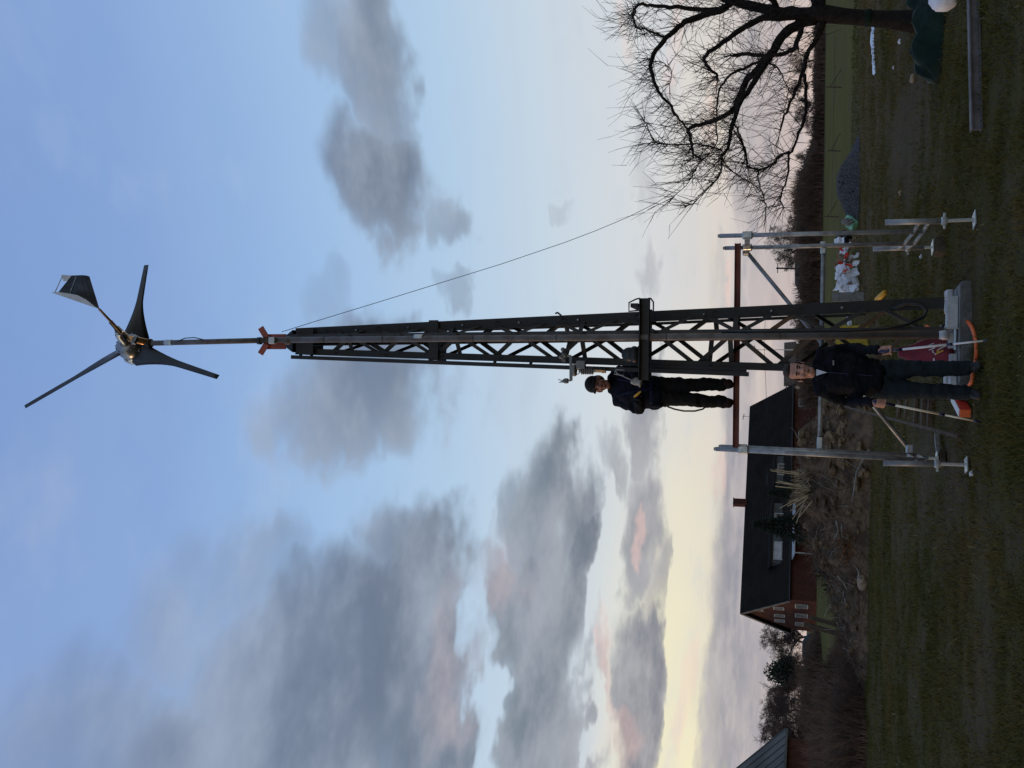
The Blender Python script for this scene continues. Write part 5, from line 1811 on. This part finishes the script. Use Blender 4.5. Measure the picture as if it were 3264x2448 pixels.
# ------------------------------------------------------------------ soil and root heap
HX = lambda X, Y, d: W(X, Y, d)
hp = thing('soil_heap', gp(2765, 1700, 25), 'long heap of dug soil, sods and roots left of the scaffold', 'heap')
xs = np.linspace(-8.6, 1.0, 150)
ys = np.linspace(20.5, 29.5, 110)
HXg, HYg = np.meshgrid(xs, ys)
prof_x = [-8.6, -7.6, -6.8, -6.0, -5.2, -4.4, -3.6, -2.9, -2.2, -1.5, -.8, -.2, .6, 1.0]
prof_h = [0, .22, .50, .62, .85, 1.28, 1.52, 1.66, 1.62, 1.60, 1.30, .75, .15, 0]
ridge = np.interp(HXg, prof_x, prof_h)
yc = 25.4 + .3 * np.sin(HXg * 1.3)
wd = np.interp(HXg, [-8, -4, -1, 1], [1.4, 2.0, 2.4, 1.8])
cross = np.clip(1 - ((HYg - yc) / wd) ** 2, 0, 1) ** .75
lump = fbm(HXg, HYg, 1.6, 4)
hz = ridge * cross * (.62 + .72 * lump) + (fbm(HXg + 9, HYg, 5.5, 3) - .5) * .22 * (cross > .02) - .06 * (cross < .02)
hv = np.stack([HXg, HYg, hz], -1).reshape(-1, 3)
nx_ = len(xs)
ii = (np.arange(len(ys) - 1)[:, None] * nx_ + np.arange(nx_ - 1)[None]).ravel()
so_ = npmesh('soil', hv, np.stack([ii, ii + 1, ii + nx_ + 1, ii + nx_], 1), M_soil, hp)


def heap_z(x, y):
    i = int(np.clip(np.searchsorted(ys, y), 0, len(ys) - 1))
    j = int(np.clip(np.searchsorted(xs, x), 0, len(xs) - 1))
    return float(hz[i, j])


def rock(c, r_, m, name, parent=None, seed=0, sq=(1, 1, .7), rough=.35, nu=12, nv=8):
    rg_ = np.random.default_rng(seed)
    b = MB().ball((0, 0, 0), 1.0, nu, nv)
    v = np.array(b.v)
    ph = rg_.random(3) * 9
    k_ = 1 + rough * (np.sin(v[:, 0] * 3 + ph[0]) * np.sin(v[:, 1] * 3.3 + ph[1]) + .6 * np.sin(v[:, 2] * 5 + ph[2]) * np.sin(v[:, 0] * 6 + ph[1])) + rg_.normal(0, rough * .18, len(v))
    a_ = rg_.random() * 6.28
    Rz = np.array([[math.cos(a_), -math.sin(a_), 0], [math.sin(a_), math.cos(a_), 0], [0, 0, 1]])
    v = (v * k_[:, None] * np.array(sq) * r_) @ Rz.T + np.array(c)
    b.v = [tuple(x) for x in v]
    return b.build(name, m, parent, smooth=False, origin=None if parent else Vector(c))


# torn sods lying on the slope
rg = np.random.default_rng(77)
for i in range(120):
    x = rg.uniform(-7.2, -.3) if i % 3 else rg.uniform(-3.2, -.4)
    y = rg.uniform(22.9, 25.2)
    z = heap_z(x, y)
    if z < .12:
        continue
    s_ = rg.uniform(.05, .15) * (1.25 if x > -2.6 else .8)
    rock((x, y, z - s_ * .15), s_, M_sod if rg.random() < .55 else M_soil, 'sod', hp, i, (1.3, .9, .65), .55, 9, 6)
# tangle of brush and roots over the heap
rg = np.random.default_rng(21)
A, B, ra, rb = [], [], [], []
for _ in range(5200):
    x, y = rg.uniform(-8.0, -.2), rg.uniform(23.2, 27)
    z = heap_z(x, y)
    if z < .08:
        continue
    a = np.array([x, y, z - .03])
    d = rg.normal(0, 1, 3)
    d[2] = abs(d[2]) * .55 + .05
    d /= np.linalg.norm(d)
    L = rg.uniform(.08, .42) * (1.0 if x > -3.2 else 1.35)
    b = a + d * L + rg.normal(0, .03, 3)
    A.append(a)
    B.append(b)
    ra.append(.007)
    rb.append(.003)
    if rg.random() < .4:
        A.append((a + b) / 2)
        B.append((a + b) / 2 + rg.normal(0, .12, 3))
        ra.append(.004)
        rb.append(.002)
v, f = sticks(np.array(A), np.array(B), np.array(ra), np.array(rb), 3)
tag(npmesh('brush', v, f, M_brush, hp), kind='stuff')
# pale roots showing in the tangle
for i in range(46):
    x, y = rg.uniform(-7.0, -1.4), rg.uniform(23.0, 25.0)
    z = heap_z(x, y)
    if z < .1:
        continue
    p = np.array([x, y, z + .02])
    pts = [p]
    d = rg.normal(0, 1, 3)
    d[2] = abs(d[2]) * .4
    for _ in range(4):
        d = d + rg.normal(0, .5, 3)
        p = p + d / np.linalg.norm(d) * rg.uniform(.06, .2)
        p[2] = max(p[2], heap_z(p[0], p[1]) + .005)
        pts.append(p.copy())
    MB().tube([Vector(q) for q in pts], [.012, .010, .008, .006, .004], 5).build('root', M_root, hp)
for pts in ([(2752, 1460), (2730, 1505), (2722, 1560), (2715, 1600)], [(2770, 1432), (2745, 1478), (2735, 1500)], [(2665, 1660), (2672, 1690), (2660, 1720)], [(2670, 1985 - 150), (2690, 1860), (2700, 1880)]):
    MB().tube([W(x, y, 22.7) for x, y in pts], [.02, .017, .014, .010][:len(pts)], 6).build('root', M_root, hp)

# dry reed clumps on the crest
rc = thing('reed_clump', W(2560, 1560, 24.6), 'fan of cut straw-coloured reed stalks sticking up from the heap crest', 'reeds')
for (x0, y0), (x1, y1) in (((2560, 1552), (2480, 1533)), ((2563, 1556), (2472, 1536)), ((2566, 1560), (2470, 1551)), ((2568, 1562), (2472, 1549)), ((2560, 1555), (2488, 1540)),
                           ((2555, 1575), (2485, 1620)), ((2558, 1580), (2510, 1614)), ((2560, 1585), (2521, 1628)), ((2556, 1590), (2526, 1655)), ((2552, 1588), (2538, 1668)), ((2565, 1575), (2515, 1598)), ((2590, 1570), (2575, 1602)),
                           ((2530, 1513), (2457, 1501)), ((2532, 1510), (2472, 1495)), ((2534, 1508), (2455, 1497)), ((2528, 1505), (2480, 1500)), ((2570, 1548), (2474, 1538)), ((2575, 1595), (2545, 1650))):
    d = 24.6 + rg.uniform(-.3, .3)
    MB().tube([W(x0, y0, d) - Z_ * .12, W(x1, y1, d + rg.uniform(-.3, .2))], [.012, .009], 5).build('stalk', M_straw, rc)
tuft = MB()
for _ in range(60):
    a = W(rg.uniform(2530, 2580), rg.uniform(1500, 1600), 24.5)
    tuft.tube([a - Z_ * .1, a + Vector((rg.normal(0, .12), rg.normal(0, .1), rg.uniform(.02, .2)))], [.006, .003], 3, cap=False)
tuft.build('tuft', M_straw, rc)
# grey wash of old bramble on the heap's left crest
leaf_mass('bramble_leaves', W(2640, 1790, 25.2), (.8, .5, .35), 900, .05, M_leafd, 'low green bramble growing on the heap crest', None, 8)
leaf_mass('orange_leaves', W(2700, 1740, 23.9), (.55, .25, .25), 420, .035, M_fruit, 'rusty orange leaves caught low in the heap', None, 9)
# stump with a trailing root, dark sheet, leaning post at the heap end
p_ = W(2746, 1858, 23.6)
stp = thing('cut_stump', (p_.x, p_.y, 0), 'pale cut stump with a root tail lying before the heap', 'stump')
rock((p_.x, p_.y, .16), .15, M_stone, 'stump', stp, 4, (1.2, 1, .85), .12)
MB().tube([Vector((p_.x + .1, p_.y - .05, .12)), W(2735, 1840, 23.5), W(2738, 1825, 23.5), W(2728, 1808, 23.6)], [.035, .022, .018, .012], 6).build('root', M_root, stp, smooth=True)
a = W(2742, 2075, 24.5)
sh = MB().prism([W(2676, 1995, 24.8), W(2690, 1990, 24.8), W(2742, 2040, 24.4), W(2742, 2078, 24.3), W(2722, 2062, 24.6)], Vector((.05, .12, .03))).build('roofing_sheet', M_black, origin=(a.x, a.y, 0))
tag(sh, 'black sheet leaning against the left end of the heap', 'sheet')
a, b = gp(2690, 2030, 30), W(2562, 1990, 30)
gpst = thing('gate_post', a, 'twin weathered timber posts standing before the brick gable', 'post')
MB().bar(a, b, .16, .14).build('post', M_wood3, gpst, bevel=.015)
MB().bar(a + Vector((.24, .1, 0)), b + Vector((.22, .1, -.18)), .14, .12).build('post', M_wood3, gpst, bevel=.015)
# leaning dead branch at left
pts = [G(2742, 2110), W(2700, 2125, 26), W(2650, 2130, 26), W(2600, 2118, 26), W(2585, 2128, 26)]
tag(MB().tube(pts, [.035, .028, .022, .016, .010], 6).build('dead_branch', M_bark, origin=pts[0], smooth=True), 'thin dead branch bending up before the green lawn at left', 'branch')
pts = [G(2764, 2300), W(2730, 2265, 24.2), W(2690, 2235, 24.6), W(2660, 2205, 25)]
tag(MB().tube(pts, [.035, .030, .022, .014], 6).build('fallen_branch', M_root, origin=pts[0], smooth=True), 'pale fallen branch slanting through the brambles at left', 'branch')

# ------------------------------------------------------------------ gravel heap
g0, g1 = G(2742, 425), G(2742, 695)
gc = (g0 + g1) / 2 + Vector((0, .9, 0))
gl_ = (g0 - g1).length / 2
n_ = 9000
t = rng.random(n_) * 2 - 1
pr_ = np.interp(t, [-1, -.75, -.3, .1, .35, .7, 1], [.03, .28, .52, .56, .46, .18, .02])
s_ = (rng.random(n_) * 2 - 1)
hzz = pr_ * (1 - s_ ** 2) * (.9 + .25 * rng.random(n_)) 
cent = np.stack([gc.x + t * gl_, gc.y + s_ * 1.0 * (.35 + pr_), hzz], 1)
oct_ = np.array([[1, 0, 0], [-1, 0, 0], [0, 1, 0], [0, -1, 0], [0, 0, 1], [0, 0, -1]], float)
of_ = np.array([[0, 2, 4], [2, 1, 4], [1, 3, 4], [3, 0, 4], [2, 0, 5], [1, 2, 5], [3, 1, 5], [0, 3, 5]])
sz = .022 + .035 * rng.random(n_)
V__ = cent[:, None] + oct_[None] * sz[:, None, None] * (.6 + .7 * rng.random((n_, 6, 1)))
F__ = (of_[None] + (np.arange(n_) * 6)[:, None, None]).reshape(-1, 3)
tag(npmesh('gravel_heap', V__.reshape(-1, 3), F__, M_gravel), 'low grey gravel heap on the far lawn', kind='stuff')
gb = MB()
for i in range(14):
    a, b2 = -1 + 2 * i / 14, -1 + 2 * (i + 1) / 14
    h1, h2 = [float(np.interp(q, [-1, -.75, -.3, .1, .35, .7, 1], [.03, .28, .52, .56, .46, .18, .02])) * .88 for q in (a, b2)]
    xa_, xb_ = gc.x + a * gl_, gc.x + b2 * gl_
    for s1, s2 in ((-1, -.5), (-.5, 0), (0, .5), (.5, 1)):
        gb.add([(xa_, gc.y + s1 * (.35 + h1), h1 * (1 - s1 * s1)), (xb_, gc.y + s1 * (.35 + h2), h2 * (1 - s1 * s1)), (xb_, gc.y + s2 * (.35 + h2), h2 * (1 - s2 * s2)), (xa_, gc.y + s2 * (.35 + h1), h1 * (1 - s2 * s2))], [(0, 1, 2, 3)])
tag(gb.build('gravel_core', M_gravel, origin=gc), 'packed core of the grey gravel heap', kind='stuff')

# ------------------------------------------------------------------ rubbish heap right of the tower
rg = np.random.default_rng(33)


def scrap(X0, Y0, d, w_, h_, m, name, label, cat, group, seed):
    """crumpled sheet with thickness"""
    rs = np.random.default_rng(seed)
    c = W(X0, Y0, d)
    n = 5
    u = Vector((1, rs.uniform(-.5, .5), rs.uniform(-.5, .5))).normalized()
    v_ = Vector((rs.uniform(-.4, .4), rs.uniform(.1, .9), 1)).normalized()
    nn = u.cross(v_)
    vs = []
    for s_ in (0, .012):
        for j in range(n):
            for i in range(n):
                k_ = rs.normal(0, .035) if s_ == 0 else None
                if s_ == 0:
                    p_ = c + u * ((i / (n - 1) - .5) * w_ * rs.uniform(.85, 1.15)) + v_ * ((j / (n - 1) - .5) * h_ * rs.uniform(.85, 1.15)) + nn * k_
                    p_.z = max(p_.z, .015)
                    vs.append(p_)
                else:
                    vs.append(vs[j * n + i] + nn * s_)
    fs = []
    for j in range(n - 1):
        for i in range(n - 1):
            a = j * n + i
            fs += [(a, a + 1, a + n + 1, a + n), (n * n + a, n * n + a + n, n * n + a + n + 1, n * n + a + 1)]
    for i in range(n - 1):
        for a, b in ((i, i + 1), ((n - 1) * n + i, (n - 1) * n + i + 1), (i * n, (i + 1) * n), (i * n + n - 1, (i + 1) * n + n - 1)):
            fs.append((a, b, n * n + b, n * n + a))
    o = MB().add(vs, fs).build(name, m, origin=(c.x, c.y, 0))
    return tag(o, label, cat, group)


k_ = 0
for X0, Y0, w_, h_, lab in ((2676, 772, .30, .28, 'white packaging piece on top at the right end of the rubbish heap'), (2690, 800, .22, .25, 'white packaging piece beside the topmost red scrap'), (2705, 895, .42, .45, 'largest crumpled white sheet in the rubbish heap'), (2680, 905, .35, .35, 'white sheet on top of the heap nearest the grey board'),
                            (2722, 915, .30, .22, 'white piece at the heap foot nearest the grey board'), (2722, 868, .24, .30, 'upright white piece at the middle of the heap foot'), (2720, 820, .20, .34, 'tall white piece at the right of the heap foot'), (2700, 855, .30, .25, 'white piece in the heap centre left of the long red scrap'),
                            (2680, 858, .34, .30, 'white sheet on the heap crest, middle of the crest'), (2725, 895, .3, .2, 'flat white piece at the heap foot below the largest sheet'), (2672, 880, .25, .22, 'highest white piece on the heap crest'), (2712, 925, .34, .30, 'white piece touching the lower edge of the grey board'),
                            (2690, 925, .36, .30, 'white piece touching the upper edge of the grey board'), (2700, 785, .22, .18, 'white piece just below the right end of the heap'), (2728, 840, .2, .2, 'smallest white piece lying on the grass before the heap'), (2685, 838, .22, .22, 'white piece between the two upper red scraps')):
    scrap(X0, Y0, 28.6 + rg.uniform(-.3, .3), w_, h_, M_sheet, 'packaging_sheet', lab, 'packaging', 'white packaging in the rubbish heap', 100 + k_)
    k_ += 1
for X0, Y0, w_, h_, lab in ((2680, 793, .13, .13, 'red scrap at the upper right of the rubbish heap'), (2698, 815, .2, .10, 'wide red scrap on brown board in the rubbish heap'), (2680, 838, .12, .12, 'red scrap near the crest middle of the rubbish heap'), (2705, 845, .10, .22, 'long upright red scrap in the heap centre'), (2696, 862, .08, .14, 'leftmost red scrap in the rubbish heap')):
    scrap(X0, Y0, 28.2, w_, h_, M_redpl, 'red_scrap', lab, 'scrap', 'red scraps in the rubbish heap', 100 + k_)
    k_ += 1
for X0, Y0, w_, h_, lab in ((2685, 815, .4, .35, 'torn brown board under the wide red scrap'), (2700, 838, .35, .4, 'largest torn brown board in the heap centre'), (2715, 785, .3, .25, 'brown board low at the right of the heap'), (2730, 862, .28, .12, 'narrow brown board at the heap foot'), (2670, 845, .25, .2, 'brown board showing on the heap crest'), (2722, 770, .25, .25, 'brown board at the right heap foot by the scaffold tube'), (2705, 908, .2, .2, 'brown patch of board inside the largest white sheet')):
    scrap(X0, Y0, 28.75, w_, h_, M_card, 'brown_scrap', lab, 'board', 'brown boards in the rubbish heap', 100 + k_)
    k_ += 1
rock(W(2690, 765, 29.2), .3, M_black, 'black_bundle', None, 3, (1, .8, .8))
bpy.data.objects[-1] if False else None
for o in [o for o in bpy.data.objects if o.name.startswith('black_bundle')]:
    tag(o, 'black plastic bundle at the right end of the rubbish heap', 'bundle')
# grey board leaning beside it, pale strip, yellow crate, yellow pipe stub
c = W(2713, 946, 26.5)
bd = MB().box((c.x, c.y, .42), (.26, .05, .84), rz=.2).build('grey_board', M_wood2, origin=(c.x, c.y, 0), bevel=.006)
tag(bd, 'upright grey board between the white rubbish and the tower leg', 'board')
scrap(2706, 1020, 27.5, .34, .12, M_sheet, 'pale_sheet', 'small pale sheet seen through the tower base lattice', 'sheet', None, 200)
cr = thing('yellow_crate', gp(2765, 1072, 25), 'yellow plastic crate behind the mast foot', 'crate')
c = gp(2765, 1072, 25)
cw, chh, cd = .50, .78, .45
for dx_, dy_, sx, sy in ((0, -cd / 2, cw, .02), (0, cd / 2, cw, .02), (-cw / 2 - .012, 0, .02, cd + .02), (cw / 2 + .012, 0, .02, cd + .02)):
    MB().box((c.x + dx_, c.y + dy_, chh / 2), (sx, sy, chh)).build('side_panel', M_yel, cr)
MB().box((c.x, c.y, .012), (cw - .03, cd - .03, .02)).build('floor_panel', M_yel, cr)
for z in (.2, .45, .7):
    MB().box((c.x, c.y - cd / 2 - .018, z), (cw + .03, .014, .035)).build('rib', M_yel, cr)
for x in (-.16, 0, .16):
    MB().box((c.x + x, c.y - cd / 2 - .030, .33), (.03, .008, .6)).build('rib', M_yel, cr)
p_ = W(2806, 940, 17.5)
yp = MB().tube([W(2795, 956, 17.6), W(2821, 932, 17.4)], [.05, .05], 12).build('yellow_pipe', M_yel2, origin=(p_.x, p_.y, 0), smooth=True)
yp.location.z = 0
tag(yp, 'short orange-yellow pipe end sticking out behind the right tower leg', 'pipe')

# green sack and the grey lump next to it
c = G(2738, 702)
rock((c.x, c.y + .25, .19), .25, M_green, 'green_sack', None, 12, (1.25, .8, .85), .22, 16, 10)
o = [o for o in bpy.data.objects if o.name.startswith('green_sack')][0]
tag(o, 'mint green plastic sack at the end of the gravel heap', 'sack')
rock(W(2702, 707, 29.5), .13, M_wood2, 'grey_bundle', None, 13, (1, .8, 1.2), .3)
o = [o for o in bpy.data.objects if o.name.startswith('grey_bundle')][0]
tag(o, 'small pale grey bundle beside the green sack', 'bundle')

# ------------------------------------------------------------------ tarpaulin bundle, white sack, steel rail at right
tg = [(-.05, 0), (.0, .28), (.35, .36), (.8, .30), (1.4, .40), (2.2, .36), (3.0, .38)]
c0, c1 = G(3000, 262), G(2985, -420)
nU, nV = 46, 22
vv = []
rg = np.random.default_rng(8)
for i in range(nU):
    u = i / (nU - 1)
    cl_ = c0 + (c1 - c0) * u
    hh = float(np.interp(u, [0, .05, .15, .3, .5, .7, 1], [.02, .20, .30, .27, .36, .33, .34]))
    wd_ = float(np.interp(u, [0, .06, .2, .5, 1], [.12, .45, .62, .72, .72]))
    for j in range(nV):
        v__ = j / (nV - 1) * 2 - 1
        a = v__ * wd_
        z = hh * max(0, 1 - abs(v__) ** 2.6)
        f1 = abs(math.sin(u * 19 + v__ * 3.2)) * .06 - abs(math.sin(u * 11 - v__ * 4.5)) * .08 + (float(vnoise(u * 26, v__ * 5)) - .5) * .12
        z = max(z + f1 * (1 - abs(v__) ** 4) * min(1, u * 12), 0) + (.006 if abs(v__) < 1 else -.03)
        vv.append((cl_.x + rg.normal(0, .004), cl_.y + a + .12 * math.sin(u * 14), z))
ff = [(i * nV + j, i * nV + j + 1, (i + 1) * nV + j + 1, (i + 1) * nV + j) for i in range(nU - 1) for j in range(nV - 1)]
tp = MB().add(vv, ff).build('tarpaulin', M_tarp, origin=(c0.x + 1, c0.y, 0), smooth=True)
md = tp.modifiers.new('t', 'SOLIDIFY')
md.thickness = .012
tag(tp, 'dark green tarpaulin bundle on the grass at the tree foot', 'tarpaulin')
c = W(3028, -10, 10.9)
rock((c.x, c.y, .15), .15, M_sheet, 'white_sack', None, 15, (1, .9, .95), .12, 18, 12)
o = [o for o in bpy.data.objects if o.name.startswith('white_sack')][0]
for p__ in o.data.polygons:
    p__.use_smooth = True
tag(o, 'white sack at the right frame edge before the tarpaulin', 'sack')
a, b = G(3134, 413), G(3120, -160)
dr = (b - a).normalized()
sdv = dr.cross(Z_)
prof = [(-.05, .0), (.05, 0), (.05, .012), (.008, .012), (.008, .085), (.05, .085), (.05, .098), (-.05, .098), (-.05, .085), (-.008, .085), (-.008, .012), (-.05, .012)]
rl_ = MB().prism([a + sdv * x + Z_ * (z + .01) for x, z in prof], b - a).build('steel_girder', mat('weathered_girder', (.13, .12, .13), .7, .2, scale=5, c2=(.09, .08, .08)), origin=a)
tag(rl_, 'long grey steel girder lying on the grass at lower right', 'girder')
pts = [G(2788, 78), G(2786, 130), G(2790, 180), G(2794, 235)]
st_ = MB()
vs = []
for i, p_ in enumerate(smooth_path([np.array(q) for q in pts], 5)):
    w_ = .26 * (1 - .06 * abs(i - 6)) * (.7 + .5 * rng.random())
    vs += [(p_[0], p_[1] - w_, .02), (p_[0], p_[1] + w_, .05 + .03 * rng.random())]
st_.add(vs, [(2 * i, 2 * i + 1, 2 * i + 3, 2 * i + 2) for i in range(len(vs) // 2 - 1)])
o = st_.build('plastic_strip', M_sheet, origin=pts[0])
md = o.modifiers.new('t', 'SOLIDIFY')
md.thickness = .01
tag(o, 'narrow white plastic strip lying on the grass beyond the tree trunk', 'strip')

# ------------------------------------------------------------------ things at the tower foot
ho = [G(3080, 1022, .02), G(3092, 1035, .02), G(3102, 1055, .02), G(3110, 1085, .02), G(3113, 1120, .02), G(3110, 1150, .02), G(3103, 1180, .02), G(3097, 1215, .02), G(3085, 1235, .02)]
o = MB().tube([Vector(p_) for p_ in smooth_path([np.array(q) for q in ho], 4)], .020, 10).build('orange_hose', M_orange, origin=ho[0], smooth=True)
tag(o, 'bright orange corrugated hose curving on the ground before the slab', 'hose')
p_ = W(2964, 1048, 11.2)
o = MB().tube([p_ + Vector((-.03, 0, -.03)), p_, p_ + Vector((.03, .03, .04))], .024, 10).build('orange_pipe_stub', M_orange, origin=(p_.x, p_.y, p_.z), smooth=True)
tag(o, 'orange pipe stub standing behind the mast foot', 'pipe')
# crimson sack
sk = MB()
ct = W(2868, 1118, 10.35)
cb_ = W(3035, 1125, 10.30)
hgt = ct.z - .09
n_u, n_v = 20, 14
vs = []
for j in range(n_v + 1):
    t = j / n_v
    hw = float(np.interp(t, [0, .1, .35, .6, .85, 1], [.20, .235, .20, .145, .07, .05]))
    for i in range(n_u):
        a = 2 * math.pi * i / n_u
        rr_ = hw * (1 + .10 * math.sin(3 * a + t * 4) + .05 * math.sin(7 * a))
        cx_ = cb_.x + (ct.x - cb_.x) * t - .03 * math.sin(t * 3)
        vs.append((cx_ + rr_ * math.cos(a), 10.40 + .55 * rr_ * math.sin(a) + .05 * t, .095 + hgt * t))
fs = [(j * n_u + i, j * n_u + (i + 1) % n_u, (j + 1) * n_u + (i + 1) % n_u, (j + 1) * n_u + i) for j in range(n_v) for i in range(n_u)]
fs += [tuple(reversed(range(n_u))), tuple(n_v * n_u + i for i in range(n_u))]
skr = thing('crimson_sack', (cb_.x, 10.4, .095), 'crimson sack with white and yellow print leaning at the tower foot', 'sack')
sko = sk.add(vs, fs).build('sack_body', M_bag, skr, smooth=True)


def on_sack(X0, Y0, w_, h_, ang, m, name):
    p_ = W(X0, Y0, 10.26)
    u = Vector((math.cos(ang), 0, math.sin(ang)))
    v_ = Vector((-math.sin(ang), 0, math.cos(ang)))
    pts = [p_ + u * w_ / 2 + v_ * h_ / 2, p_ - u * w_ / 2 + v_ * h_ / 2, p_ - u * w_ / 2 - v_ * h_ / 2, p_ + u * w_ / 2 - v_ * h_ / 2]
    c_ = Vector((cb_.x + (ct.x - cb_.x) * .3, 10.40, p_.z))
    # press the print onto the bulging front
    out = []
    for q in pts:
        t = min(max((q.z - .095) / hgt, 0), 1)
        hw = float(np.interp(t, [0, .1, .35, .6, .85, 1], [.20, .235, .20, .145, .07, .05])) * 1.12
        cx_ = cb_.x + (ct.x - cb_.x) * t - .03 * math.sin(t * 3)
        s_ = min(abs(q.x - cx_) / hw, .98)
        q.y = 10.40 + .05 * t - .55 * hw * math.sqrt(1 - s_ * s_) - .006
        out.append(q)
    MB().prism(out, Vector((0, -.003, 0))).build(name, m, sko)


for X0, Y0, w_, h_, an_, m in ((2996, 1122, .016, .075, .5, M_yel2), (2990, 1119, .03, .018, .3, M_yel2), (2985, 1104, .010, .10, .55, M_white), (3003, 1108, .010, .09, .5, M_white), (2972, 1112, .010, .06, .4, M_white), (2975, 1120, .03, .012, .2, M_white), (2968, 1098, .009, .07, .5, M_white), (2978, 1146, .03, .014, .1, M_white), (2982, 1128, .025, .010, .6, M_white)):
    on_sack(X0, Y0, w_, h_, an_, m, 'print')
# red and white striped board by his foot
a, b = G(3070, 1268), G(3098, 1318)
bw = thing('marker_box', a, 'red and white plastic marker block by the right foot of the standing man', 'block')
dr = (b - a).normalized()
L_ = (b - a).length
sv = dr.cross(Z_)
Mx = Matrix((dr, -sv, Z_)).transposed()
c = (a + b) / 2 + Vector((0, .05, 0))
MB().box(c + Z_ * .052, (L_, .085, .104), M=Mx).build('red_body', M_redpl, bw, bevel=.006)
MB().box(c + Z_ * .108, (L_ * .96, .08, .006), M=Mx).build('white_face', M_white, bw)
MB().box(c + dr * (L_ / 2 + .004) + Z_ * .052, (.012, .08, .10), M=Mx).build('orange_end', M_orange, bw, bevel=.004)
# boards laid side by side behind the man and a long timber lying up to the heap
for i, (X0, Ya, Yb, lab) in enumerate(((2965, 1262, 1368, 'muddy duckboard plank nearest the tower slab'), (2945, 1255, 1362, 'second muddy duckboard plank from the slab'), (2922, 1250, 1352, 'third muddy duckboard plank, before the wide gap'), (2893, 1262, 1330, 'fourth muddy duckboard plank behind the standing man'), (2868, 1272, 1322, 'farthest muddy duckboard plank behind the standing man'))):
    a, b = G(X0, Ya, .03), G(X0 - 6, Yb, .03)
    o = MB().bar(a, b, .14 + .03 * (i % 2), .045, hint=Z_).build('duckboard_plank', M_wood3, origin=(a + b) / 2, bevel=.004)
    o.location.z = .03
    tag(o, lab, 'plank', 'duckboard planks behind the standing man')
a, b = G(3056, 1391, .04), W(2694, 1296, 21.5)
o = MB().bar(a, b, .04, .035, hint=Z_).build('long_timber', M_wood3, origin=a, bevel=.006)
tag(o, 'long thin timber running from the scaffold foot up onto the heap', 'timber')
a, b = W(2985, 1382, 12.2), G(2992, 1450, .05)
o = MB().bar(G(2985, 1385, .03), b, .08, .05, hint=Z_).build('short_batten', M_wood2, origin=b, bevel=.004)
tag(o, 'short pale batten beside the rear foot of the left scaffold frame', 'batten')
# blocks under the rear scaffold feet
for X0, Y0, lab in ((2974, 788, 'timber block under the rear foot of the right scaffold frame'), (2988, 1461, 'timber block under the rear foot of the left scaffold frame')):
    p_ = W(X0, Y0, 11.6)
    o = MB().box((p_.x, p_.y, p_.z / 2 - .012), (.19, .17, p_.z - .03 + .02), rz=.3).build('timber_block', M_wood3, origin=(p_.x, p_.y, 0), bevel=.006)
    tag(o, lab, 'block', 'timber blocks under scaffold feet')
# small litter on the grass
for i, (X0, Y0, s_, m, lab) in enumerate(((2935, 818, .035, M_sheet, 'tiny white scrap on the grass near the right scaffold frame'), (2870, 615, .06, M_stone, 'pale tan stone on the mud behind the right scaffold'), (2868, 132, .05, M_sheet, 'small white scrap on the mud near the tree trunk'), (2908, 250, .06, M_stone, 'tan leaf clump at the tarpaulin end'), (3095, 1510, .03, M_sheet, 'tiny white scrap left of the left scaffold foot'), (2848, 215, .03, M_sheet, 'tiny white scrap on the mud below the strip'))):
    c = G(X0, Y0, s_ * .5)
    o = rock((c.x, c.y, s_ * .45), s_, m, 'litter', None, 50 + i, (1.2, .8, .6), .3, 8, 6)
    tag(o, lab, 'litter')

for o in bpy.data.objects:
    if o.parent is None and 'category' in o and 'kind' not in o:
        o['kind'] = 'thing'
